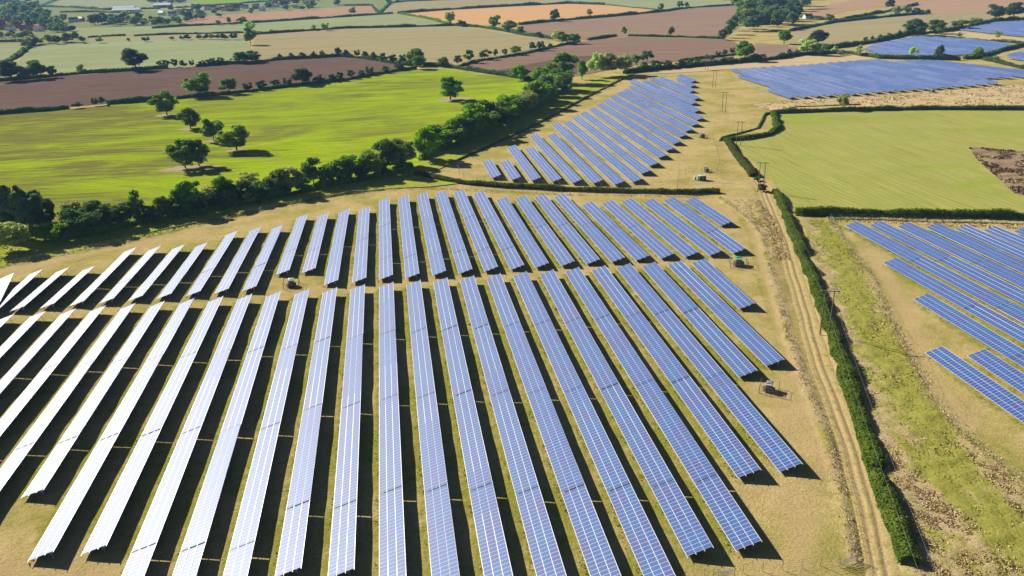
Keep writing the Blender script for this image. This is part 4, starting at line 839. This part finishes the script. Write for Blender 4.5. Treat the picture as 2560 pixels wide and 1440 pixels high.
for px, h, lab in FARH:
    d = at(*px[len(px)//2]).length
    h *= 1.15 if d > 700 else 1.0
    hedge(px, h, h*1.05, 'olive' if 'weeds' in lab else 'oak' if 'undergrowth' in lab else ('dark' if 'light' not in lab else 'green'), lab, max(0.35, d*0.0007), 1.5, 9000, 0.6, 1.0 if 'undergrowth' in lab else 0.6)

# ------------------------------------------------------------------ loose grass tufts (nobody could count them)
def tufts():
    rng = np.random.default_rng(21); V = []; F = []; MI = []; off = 0
    def put(P, size, mi, up_=0.9):
        nonlocal off
        n = len(P); nr = rng.normal(size=(n, 3)); nr[:, 2] = nr[:, 2]*0.3+0.35; nr /= np.linalg.norm(nr, axis=1)[:, None]
        v, f = quads(P, nr, size*rng.uniform(0.5, 1.4, n), rng); V.append(v); F.append(f+off); MI.append(np.full(n, mi)); off += len(v)
    for poly, n, mi, sz in (([(2000, 545), (2085, 552), (2120, 600), (2190, 700), (2250, 850), (2330, 1010), (2400, 1080), (2520, 1180), (2640, 1260), (2640, 1500), (2320, 1500), (2270, 1400), (2150, 1020), (2080, 800)], 20000, None, 0.15),
                            ([(1830, 500), (1900, 500), (1945, 560), (1975, 650), (1935, 650), (1920, 600), (1880, 550)], 4500, None, 0.18),
                            ([(2065, 540), (2640, 558), (2640, 576), (2070, 553)], 5000, 0, 0.22)):
        w = poly_w(poly); x0 = min(p.x for p in w); x1 = max(p.x for p in w); y0 = min(p.y for p in w); y1 = max(p.y for p in w)
        X = rng.uniform(x0, x1, n*4); Y = rng.uniform(y0, y1, n*4); k = inside(X, Y, w); X, Y = X[k][:n], Y[k][:n]
        cr, sr = cos(ROUGH_ROT), sin(ROUGH_ROT); Xr = X*cr-Y*sr; Yr = X*sr+Y*cr; g = vnoise(Xr, Yr/4, 5.0, 12)*0.6+vnoise(Xr, Yr/3, 2.2, 13)*0.3+0.36*np.exp(-(dist_poly(X, Y, GREEN_STRIP)/6.5)**2)-0.05; keep = vnoise(X, Y, 1.6, 14) > 0.35; Z = rng.uniform(-0.1, 0.35, len(X))
        for mm in (0, 1, 2):
            sel = keep & ((g > 0.56) if mm == 1 else ((g < 0.34) if mm == 2 else ((g >= 0.34) & (g <= 0.56))))
            put(np.stack([X, Y, Z], 1)[sel], sz, mm if mi is None else mi)
    for poly, n, sz in (([(2215, 1110), (2320, 1190), (2480, 1350), (2640, 1470), (2640, 1540), (2320, 1540), (2285, 1420), (2190, 1120)], 30000, 0.125), ([(2400, 1110), (2470, 1150), (2640, 1290), (2640, 1360), (2520, 1270)], 9000, 0.125), ([(2160, 800), (2185, 800), (2290, 1020), (2420, 1140), (2380, 1150), (2250, 1000)], 5000, 0.12)):
        w = poly_w(poly); x0 = min(p.x for p in w); x1 = max(p.x for p in w); y0 = min(p.y for p in w); y1 = max(p.y for p in w)
        X = rng.uniform(x0, x1, n*4); Y = rng.uniform(y0, y1, n*4); k = inside(X, Y, w) & (vnoise(X, Y, 1.7, 41)*0.6+vnoise(X, Y, 5.0, 42)*0.4 > 0.36); X, Y = X[k][:n], Y[k][:n]; Z = rng.uniform(-0.1, 0.3, len(X)); P = np.stack([X, Y, Z], 1)
        q = vnoise(X, Y, 2.6, 43)*0.6+rng.random(len(X))*0.4; put(P[q < 0.24], sz, 3); put(P[(q >= 0.24) & (q < 0.48)], sz, 2); put(P[(q >= 0.48) & (q < 0.74)], sz, 0); put(P[q >= 0.74], sz, 1)
    for bi in (0, 1, 3):                                                  # weeds along the low edges
        for (x, y, a, L) in BLOCKS[bi][1]:
            n = int(L*5); t = rng.uniform(-0.6, L+0.4, n); s = rng.normal(-0.15, 0.35, n); keep = vnoise(t, t*0+x, 3.0, 3) > 0.42
            P = np.stack([x+sin(a)*t+cos(a)*s, y+cos(a)*t-sin(a)*s, rng.uniform(0.0, 0.3, n)], 1)[keep]; put(P, 0.13, 1)
    # fence lines and track edges
    for px, n, wd in (([(1800, 495), (1870, 545), (1908, 590), (1925, 660), (1945, 740), (1972, 840), (2005, 935), (2040, 1020), (2078, 1120), (2110, 1250), (2142, 1400)], 5000, 0.6),
                      ([(-90, 690), (90, 650), (300, 610), (450, 575), (700, 515), (860, 487), (960, 474), (1080, 470), (1400, 486), (1780, 494)], 5000, 0.5),
                      ([(2075, 545), (2100, 590), (2180, 700), (2250, 850), (2340, 1010), (2400, 1080), (2520, 1180), (2640, 1260)], 5000, 0.8)):
        w = resample(poly_w(px), 0.5); i = rng.integers(0, len(w), n); P = np.array([(p.x, p.y, 0) for p in w])[i]
        P[:, :2] += rng.normal(0, wd, (n, 2)); P[:, 2] = rng.uniform(-0.05, 0.4, n); keep = vnoise(P[:, 0], P[:, 1], 2.2, 4) > 0.35; P = P[keep]
        sel = rng.random(len(P)) < 0.7; put(P[sel], 0.14, 0); put(P[~sel], 0.14, 1)
    mats = [simple_mat("straw_tuft", (0.52, 0.40, 0.21), 0.9, 0.05, 0, 0.35, 1.5), simple_mat("green_tuft", (0.33, 0.33, 0.06), 0.9, 0.05, 0, 0.4, 1.5), simple_mat("brown_tuft", (0.47, 0.35, 0.19), 0.9, 0.05, 0, 0.4, 1.5), simple_mat("dead_weed", (0.28, 0.195, 0.11), 0.9, 0.05, 0, 0.4, 1.5)]
    me = mesh_np("rough_grass", np.concatenate(V), np.concatenate(F), mats, np.concatenate(MI))
    tag(obj("rough_grass", me), "uncut straw coloured and green grass tufts", None, kind='stuff')
tufts()
def meadow_tufts(px, n, sz, cols, label, seed):
    rng = np.random.default_rng(seed); w = poly_w(px); x0 = min(p.x for p in w); x1 = max(p.x for p in w); y0 = min(p.y for p in w); y1 = max(p.y for p in w)
    X = rng.uniform(x0, x1, n*6); Y = rng.uniform(y0, y1, n*6); k = inside(X, Y, w) & (vnoise(X, Y, 6.0, seed) > 0.4); X, Y = X[k][:n], Y[k][:n]
    nr = rng.normal(size=(len(X), 3)); nr[:, 2] = nr[:, 2]*0.3+0.3; nr /= np.linalg.norm(nr, axis=1)[:, None]
    v, f = quads(np.stack([X, Y, rng.uniform(-0.1, 0.25, len(X))], 1), nr, sz*rng.uniform(0.5, 1.4, len(X)), rng)
    mi = (vnoise(X, Y, 14.0, seed+1) > 0.5).astype(int)
    me = mesh_np("rough_grass", v, f, [simple_mat("meadow_tuft", c, 0.9, 0.05, 0, 0.35, 0.8) for c in cols], mi)
    tag(obj("rough_grass", me), label, None, kind='stuff')
meadow_tufts([(1080, 425), (860, 465), (760, 490), (600, 515), (300, 560), (150, 595), (-90, 620), (-90, 690), (90, 649), (300, 609), (450, 574), (700, 514), (860, 486), (960, 472), (1060, 445)], 5000, 0.3, [(0.30, 0.33, 0.045), (0.42, 0.37, 0.13)], "rough tufted grass along the lower tree belt", 31)
meadow_tufts([(2424, 368), (2560, 378), (2700, 385), (2700, 500), (2535, 484), (2480, 432), (2440, 396)], 6000, 0.5, [(0.22, 0.14, 0.085), (0.36, 0.26, 0.14)], "brown scrub growth on the bare patch", 33)
meadow_tufts([(1880, 262), (1990, 250), (2150, 243), (2450, 220), (2700, 200), (2700, 262), (2400, 268), (2150, 268), (1925, 276)], 6000, 0.4, [(0.58, 0.45, 0.25), (0.50, 0.40, 0.19)], "tall dry grass below the wide solar block", 35)

# ------------------------------------------------------------------ fences
WOOD = simple_mat("weathered_post", (0.28, 0.23, 0.17), 0.9, 0.1, 0, 0.2); WIRE_M = simple_mat("fence_wire", (0.33, 0.31, 0.28), 0.6, 0.3, 0.3)
pm = MB(); pm.tube((0, 0, -0.3), (0, 0, 2.05), 0.06, 0.05, 6); POST = pm.mesh("post", [WOOD])
def fence(px, label, step=4.0, hgt=1.9):
    pts = resample(poly_w(px), step)[:101]; t = empty("fence", (pts[0].x, pts[0].y, 0), 0, label, "fence"); o0 = pts[0]
    for p in pts[:100]: obj("post", POST, t, (p.x-o0.x, p.y-o0.y, 0.0))
    mb = MB()
    for z in (0.5, 0.95, 1.4, hgt):
        for a, b in zip(pts[:-1], pts[1:]): mb.tube((a.x-o0.x, a.y-o0.y, z+0.1), (b.x-o0.x, b.y-o0.y, z+0.1), 0.012, None, 3)
    obj("wire_mesh", mb.mesh("wire_mesh", [WIRE_M]), t); return t
fence([(-90, 690), (90, 650), (300, 610), (450, 575), (700, 515), (860, 487), (960, 474), (1080, 470)], "post and wire fence behind the second block's left half", 4.0)
fence([(1080, 470), (1200, 477), (1400, 486), (1560, 491), (1760, 494), (1800, 497)], "post and wire fence behind the second block's right half", 4.0)
fence([(1800, 497), (1870, 545), (1908, 590), (1925, 660), (1945, 740), (1972, 840), (2005, 935), (2040, 1020), (2078, 1120), (2110, 1250), (2142, 1400)], "post and wire fence between the solar rows and the earth track", 3.5)
fence([(2142, 1400), (2000, 1422), (1860, 1432), (1700, 1452)], "post and wire fence along the front block's near edge", 3.5)
fence([(1140, 402), (1300, 332), (1440, 258), (1560, 196)], "fence between the tree belt and the triangular block", 5.0)
fence([(1140, 402), (1150, 440), (1300, 456), (1500, 466), (1700, 470)], "fence along the triangular block's near side", 4.0)
fence([(1692, 470), (1698, 432), (1790, 436), (1800, 405), (1790, 370), (1782, 345)], "fence from the green kiosk up to the hedge corner", 4.0)
fence([(2075, 546), (2200, 550), (2400, 556), (2640, 564)], "fence under the tall dark hedge", 4.0)
fence([(2075, 546), (2100, 590), (2180, 700), (2250, 850), (2340, 1010), (2400, 1080), (2520, 1180), (2640, 1270)], "fence between the rough grass and the right block", 3.5)
fence([(1880, 262), (1990, 254), (2150, 250), (2400, 236), (2640, 222)], "fence below the wide solar block", 6.0)
# gate at the near corner
def gate(px, py, rz, label):
    p = at(px, py); t = empty("gate", (p.x, p.y, 0.1), rz, label, "gate")
    mb = MB(); [mb.tube((0, 0, z), (3.6, 0, z), 0.035) for z in (0.25, 0.5, 0.75, 1.0, 1.25)]; mb.tube((0, 0, 0.2), (3.6, 0, 1.25), 0.03)
    obj("bars", mb.mesh("bars", [STEEL_M]), t)
    for x in (-0.15, 3.75): obj("post", POST, t, (x, 0, 0))
gate(1785, 1447, 0.05, "metal field gate at the bottom edge by the front block")
gate(2100, 1418, 0.25, "metal field gate at the fence corner near the track")

# ------------------------------------------------------------------ power line on twin-pole supports
POLE_M = simple_mat("creosoted_pole", (0.17, 0.135, 0.10), 0.9, 0.15, 0, 0.2); IRON_M = simple_mat("crossarm_steel", (0.25, 0.25, 0.24), 0.6, 0.4, 0.4); PORC = simple_mat("porcelain", (0.35, 0.25, 0.2), 0.3, 0.5)
PH = 13.5
def pole_mesh():
    mb = MB(); mb.tube((0, 0, -0.5), (0, 0, PH), 0.19, 0.13, 8); return mb.mesh("pole", [POLE_M])
POLE = pole_mesh(); am = MB(); am.box((-2.6, -0.1, PH-0.35), (2.6, 0.1, PH-0.12)); am.tube((-0.95, 0, PH-2.6), (0.95, 0, PH-0.4), 0.03); am.tube((0.95, 0, PH-2.6), (-0.95, 0, PH-0.4), 0.03); ARM = am.mesh("crossarm", [IRON_M])
im = MB(); im.tube((0, 0, PH-0.12), (0, 0, PH+0.28), 0.09, 0.05, 7); INS = im.mesh("insulator", [PORC])
tops = [(2076, 726), (1908, 406), (1851, 304), (1813, 230), (1788, 176), (1769, 138)]
PP = []
for i, (x, y) in enumerate(tops):
    p = at(x, y, PH); PP.append(Vector((p.x, p.y, 0)))
d0 = (PP[0]-PP[1]); PP.insert(0, PP[0]+d0*0.95+Vector((-8, 0, 0)))
names = ["", "nearest twin wooden power pole, standing in the long track hedge", "second twin power pole, at the mown pasture's left corner", "third twin power pole, by the stepped hedge", "fourth twin power pole, on dry grass right of the triangular block", "fifth twin power pole, above the triangular block's tip", "farthest twin power pole, on the brown field's hedge"]
ANG = []
for i in range(len(PP)):
    a = PP[min(i+1, len(PP)-1)]-PP[max(i-1, 0)]; ANG.append(math.atan2(a.y, a.x)-pi/2)
for i in range(1, len(PP)):
    t = empty("power_pole", PP[i], ANG[i], names[i], "power pole", "twin power poles of one line")
    for x in (-1.15, 1.15): obj("pole", POLE, t, (x, 0, 0))
    obj("crossarm", ARM, t)
    for x in (-2.4, 0, 2.4): obj("insulator", INS, t, (x, 0, 0))
LINE_M = simple_mat("bare_conductor", (0.55, 0.53, 0.48), 0.35, 0.6, 0.6)
for w_i, x in enumerate((-2.4, 0, 2.4)):
    mb = MB()
    for i in range(len(PP)-1):
        a = PP[i]+Matrix.Rotation(ANG[i], 3, 'Z') @ Vector((x, 0, PH+0.28)); b = PP[i+1]+Matrix.Rotation(ANG[i+1], 3, 'Z') @ Vector((x, 0, PH+0.28)); L = (b-a).length; sag = L*0.012; prev = a
        for k in range(1, 15):
            f = k/14; q = a.lerp(b, f)-Vector((0, 0, 4*sag*f*(1-f))); mb.tube(prev, q, 0.015, None, 4); prev = q
    tag(obj("power_cable", mb.mesh("power_cable", [LINE_M])), "%s overhead cable of the twin pole line" % ("leftmost", "middle", "rightmost")[w_i], "cable", "overhead cables of the pole line")

# ------------------------------------------------------------------ transformer stations and kiosk
GREENP = simple_mat("green_paint", (0.015, 0.30, 0.12), 0.45, 0.4); PALEP = simple_mat("pale_green_paint", (0.42, 0.56, 0.48), 0.5, 0.4); WHITEP = simple_mat("white_paint", (0.72, 0.72, 0.70), 0.45, 0.4)
PADM = simple_mat("gravel_pad", (0.27, 0.21, 0.11), 1.0, 0.0, 0, 0.35, 2.0); GREYP = simple_mat("grey_paint", (0.20, 0.22, 0.24), 0.5, 0.4); DARKP = simple_mat("dark_grey_paint", (0.045, 0.047, 0.05), 0.5, 0.4); CONC = simple_mat("concrete", (0.36, 0.34, 0.30), 0.9, 0.1); DGREEN = simple_mat("dark_green_paint", (0.012, 0.085, 0.055), 0.4, 0.4); REDP = simple_mat("rust_red_paint", (0.16, 0.05, 0.055), 0.6, 0.3)
def station(px, py, rz, cab, label, s=1.0, top=None):
    p = at(px, py); t = empty("transformer_station", (p.x, p.y, -0.12), rz, label, "transformer", "transformer stations"); t.scale = (s, s, s)
    mb = MB(); mb.box((-1.3, -1.4, -0.5), (1.3, 1.9, 0.06)); obj("base_slab", mb.mesh("base_slab", [PADM]), t)
    mb = MB(); mb.box((-0.75, 0.5, 0.12), (0.75, 1.8, 2.1)); c = obj("cabinet", mb.mesh("cabinet", [cab]), t)
    mb = MB(); mb.box((-0.85, 0.4, 2.1), (0.85, 1.9, 2.2)); mb.box((-0.8, 0.45, 2.2), (0.8, 1.85, 2.38), 0, 0.4); obj("cabinet_roof", mb.mesh("cabinet_roof", [top or cab]), c)
    mb = MB(); mb.box((-0.8, -1.0, 0.25), (0.8, 0.25, 1.55)); mb.box((-0.9, -1.1, 1.55), (0.9, 0.35, 1.65)); tk = obj("tank", mb.mesh("tank", [DARKP]), t)
    for sx_ in (-1, 1):
        mb = MB()
        for k in range(6): mb.box((sx_*1.15-0.3, -1.0+k*0.22, 0.35), (sx_*1.15+0.3, -0.94+k*0.22, 1.4))
        obj("cooling_fins", mb.mesh("cooling_fins", [STEEL_M if sx_ < 0 else DARKP]), tk)
    mb = MB(); mb.tube((-0.75, -0.15, 1.95), (0.75, -0.15, 1.95), 0.26, None, 10); obj("oil_drum", mb.mesh("oil_drum", [WHITEP]), tk)
    for k in (-0.45, 0, 0.45):
        mb = MB(); mb.tube((k, -0.7, 1.65), (k, -0.75, 2.15), 0.07, 0.05, 7); obj("bushing", mb.mesh("bushing", [REDP]), tk)
    for (x, y) in ((-2.3, -2.0), (2.3, -2.0), (2.3, 2.2), (-2.3, 2.2)):
        mb = MB(); mb.box((x-0.07, y-0.07, -0.5), (x+0.07, y+0.07, 2.3)); obj("fence_post", mb.mesh("fence_post", [WOOD]), t)
    mb = MB()
    for (a, b) in (((-2.3, -2.0), (2.3, -2.0)), ((2.3, -2.0), (2.3, 2.2)), ((-2.3, 2.2), (-2.3, -2.0))):
        for z in (0.4, 1.2, 2.0): mb.tube((*a, z), (*b, z), 0.02, None, 4)
        for k in range(1, 14): q = (a[0]+(b[0]-a[0])*k/14, a[1]+(b[1]-a[1])*k/14); mb.tube((*q, 0.1), (*q, 2.1), 0.008, None, 3)
    obj("mesh_fence", mb.mesh("mesh_fence", [WIRE_M]), t)
station(729, 716, 0.06, PALEP, "transformer station with pale green cabinet in the gap between left rows", 1.1)
station(1846, 664, -0.35, GREENP, "transformer station with vivid green cabinet right of the second block", 1.25)
station(1922, 978, -0.55, GREYP, "grey transformer station on dry grass by the front block's right end", 0.95)
station(1755, 343, 0.0, GREYP, "transformer station with grey cabinet right of the triangular block", 1.05)
station(1766, 428, 0.1, DARKP, "small dark transformer station above the green kiosk", 0.8)
station(2330, 231, 0.2, DGREEN, "dark green transformer station at the wide block's lower edge", 1.15, PALEP)
station(2492, 146, 0.2, DARKP, "dark transformer station by the small far block", 1.1)
def kiosk():
    p = at(1755, 449); t = empty("kiosk", (p.x, p.y, -0.3), 0.0, "dark green kiosk with pale roof beside the grey worn path", "kiosk")
    mb = MB(); mb.box((-1.6, -1.1, 0), (1.6, 1.1, 2.3)); obj("wall", mb.mesh("wall", [DGREEN]), t)
    mb = MB(); mb.box((-1.75, -1.2, 2.3), (1.75, 1.25, 2.42)); mb.box((-1.7, -1.15, 2.42), (1.7, 1.2, 2.56), 0, 0.45); obj("roof", mb.mesh("roof", [PALEP]), t)
    mb = MB(); mb.box((-0.5, -1.14, 0.1), (0.45, -1.1, 2.0)); d = obj("door", mb.mesh("door", [GREENP]), t)
    mb = MB(); mb.box((0.3, -1.19, 0.95), (0.38, -1.14, 1.15)); obj("handle", mb.mesh("handle", [STEEL_M]), d)
    p = at(1737, 448); t = empty("meter_box", (p.x, p.y, -0.3), 0.1, "pale narrow meter box left of the green kiosk", "meter box")
    mb = MB(); mb.box((-0.45, -0.4, 0), (0.45, 0.4, 1.7)); obj("body", mb.mesh("body", [PALEP]), t); mb = MB(); mb.box((-0.52, -0.47, 1.7), (0.52, 0.47, 1.8)); obj("lid", mb.mesh("lid", [WHITEP]), t)
kiosk()

# ------------------------------------------------------------------ village and farm
BRICK = simple_mat("red_brick", (0.28, 0.12, 0.09), 0.9, 0.1); RENDER_W = simple_mat("white_render", (0.72, 0.71, 0.68), 0.8, 0.1); TILE = simple_mat("red_tiles", (0.34, 0.12, 0.09), 0.8, 0.1); SLATE = simple_mat("slate", (0.16, 0.16, 0.19), 0.6, 0.3); SHEET = simple_mat("pale_sheeting", (0.66, 0.67, 0.68), 0.5, 0.4); PANE = simple_mat("dark_pane", (0.03, 0.035, 0.045), 0.2, 0.5)
def house(px, py, L, Dp, H, rz, wm, rm, label, group, chim=True, name="house", cat="house"):
    p = at(px, py); t = empty(name, (p.x, p.y, 0), rz, label, cat, group); R = Dp*0.42 if chim else Dp*0.2; e = 0.35
    mb = MB(); mb.box((-L/2, -Dp/2, 0), (L/2, Dp/2, H)); mb.add([(-L/2, -Dp/2, H), (-L/2, Dp/2, H), (-L/2, 0, H+R)], [(0, 1, 2)]); mb.add([(L/2, -Dp/2, H), (L/2, Dp/2, H), (L/2, 0, H+R)], [(0, 1, 2)]); obj("wall", mb.mesh("wall", [wm]), t)
    mb = MB(); s = R/(Dp/2); z0 = H-e*s
    for sg in (-1, 1):
        a = [(-L/2-e, sg*(Dp/2+e), z0), (L/2+e, sg*(Dp/2+e), z0), (L/2+e, 0, H+R+0.02), (-L/2-e, 0, H+R+0.02)]; b = [(x, y, z+0.2) for x, y, z in a]
        mb.add(a+b, [(0, 1, 2, 3), (7, 6, 5, 4), (0, 4, 5, 1), (1, 5, 6, 2), (2, 6, 7, 3), (3, 7, 4, 0)])
    r = obj("roof", mb.mesh("roof", [rm]), t)
    if chim:
        mb = MB(); mb.box((L*0.3, -0.5, H+R*0.5), (L*0.3+0.9, 0.5, H+R+1.3)); obj("chimney", mb.mesh("chimney", [BRICK]), r)
        for x in (-0.3, 0.3):
            mb = MB(); [mb.box((x*L-0.6, -Dp/2-0.06, z), (x*L+0.6, -Dp/2+0.02, z+1.2)) for z in (0.9, 3.4)]; obj("window", mb.mesh("window", [PANE]), t)
    else:
        mb = MB(); mb.box((-L*0.2, -Dp/2-0.06, 0), (L*0.2, -Dp/2+0.02, H*0.8)); obj("door", mb.mesh("door", [PANE]), t)
for i, (x, y, w, r) in enumerate(HS):
    house(x, y, rv.uniform(15, 20), rv.uniform(9, 11), 6.5, rv.uniform(-0.6, 0.6), BRICK if w == 'r' else RENDER_W, TILE if r == 't' else SLATE, "%s village house with %s roof, %s from the left edge" % ("brick" if w == 'r' else "white", "red tiled" if r == 't' else "grey slate", nth(i+1 if i < 24 else 0) or "hindmost"), "houses of the far village")
house(318, 30, 75, 26, 6, 0.05, SHEET, SHEET, "long pale farm shed in front of the hill pasture", "farm sheds", False, "farm_shed", "shed")
house(312, 24, 62, 24, 6, 0.05, SHEET, SHEET, "second long farm shed just behind the front one", "farm sheds", False, "farm_shed", "shed")
house(408, 19, 52, 28, 8, 0.0, BRICK, SHEET, "tall farm barn with white roof right of the long sheds", "farm sheds", False, "farm_shed", "shed")
house(2019, 46, 14, 9, 3.6, 0.1, RENDER_W, TILE, "low white house with red roof beside the wood", "lone house", True)

# ------------------------------------------------------------------ bare earth around the field oaks
def earth_ring(px, py, rx, ry, label):
    p = at(px, py); rng = random.Random(int(px)); vs = [(p.x, p.y, -0.09)]; n = 28
    for i in range(n):
        a = 2*pi*i/n; k = 1+rng.uniform(-0.22, 0.22); vs.append((p.x+cos(a)*rx*k, p.y+sin(a)*ry*k, -0.105))
    me = mesh_np("bare_earth", vs, np.array([(0, i+1, (i+1) % n+1) for i in range(n)]), [M_lane]); tag(obj("bare_earth", me), label, None, kind='structure')
for x, y, a, b in ((480, 420, 15, 7), (430, 424, 7, 4), (592, 376, 7, 4), (535, 352, 6, 4), (470, 322, 6, 5), (418, 288, 9, 6), (1122, 249, 10, 8), (1150, 246, 12, 6)): earth_ring(x, y, a, b, "bare trodden earth under a field oak")

# ------------------------------------------------------------------ air
def haze():
    mt, nt, out = mat_new("haze_air"); nb = NB(nt)
    v = nb.n("ShaderNodeVolumePrincipled"); v.inputs['Color'].default_value = (0.32, 0.58, 1.0, 1); v.inputs['Density'].default_value = 0.00006; v.inputs['Anisotropy'].default_value = 0.0
    nt.links.new(v.outputs[0], out.inputs['Volume'])
    mb = MB(); mb.box((-8800, -500, -1.2), (8800, 11800, 103)); me = mb.mesh("haze", [mt]); tag(obj("haze", me), "thin blue haze over the farmland", None, kind='stuff')
haze()
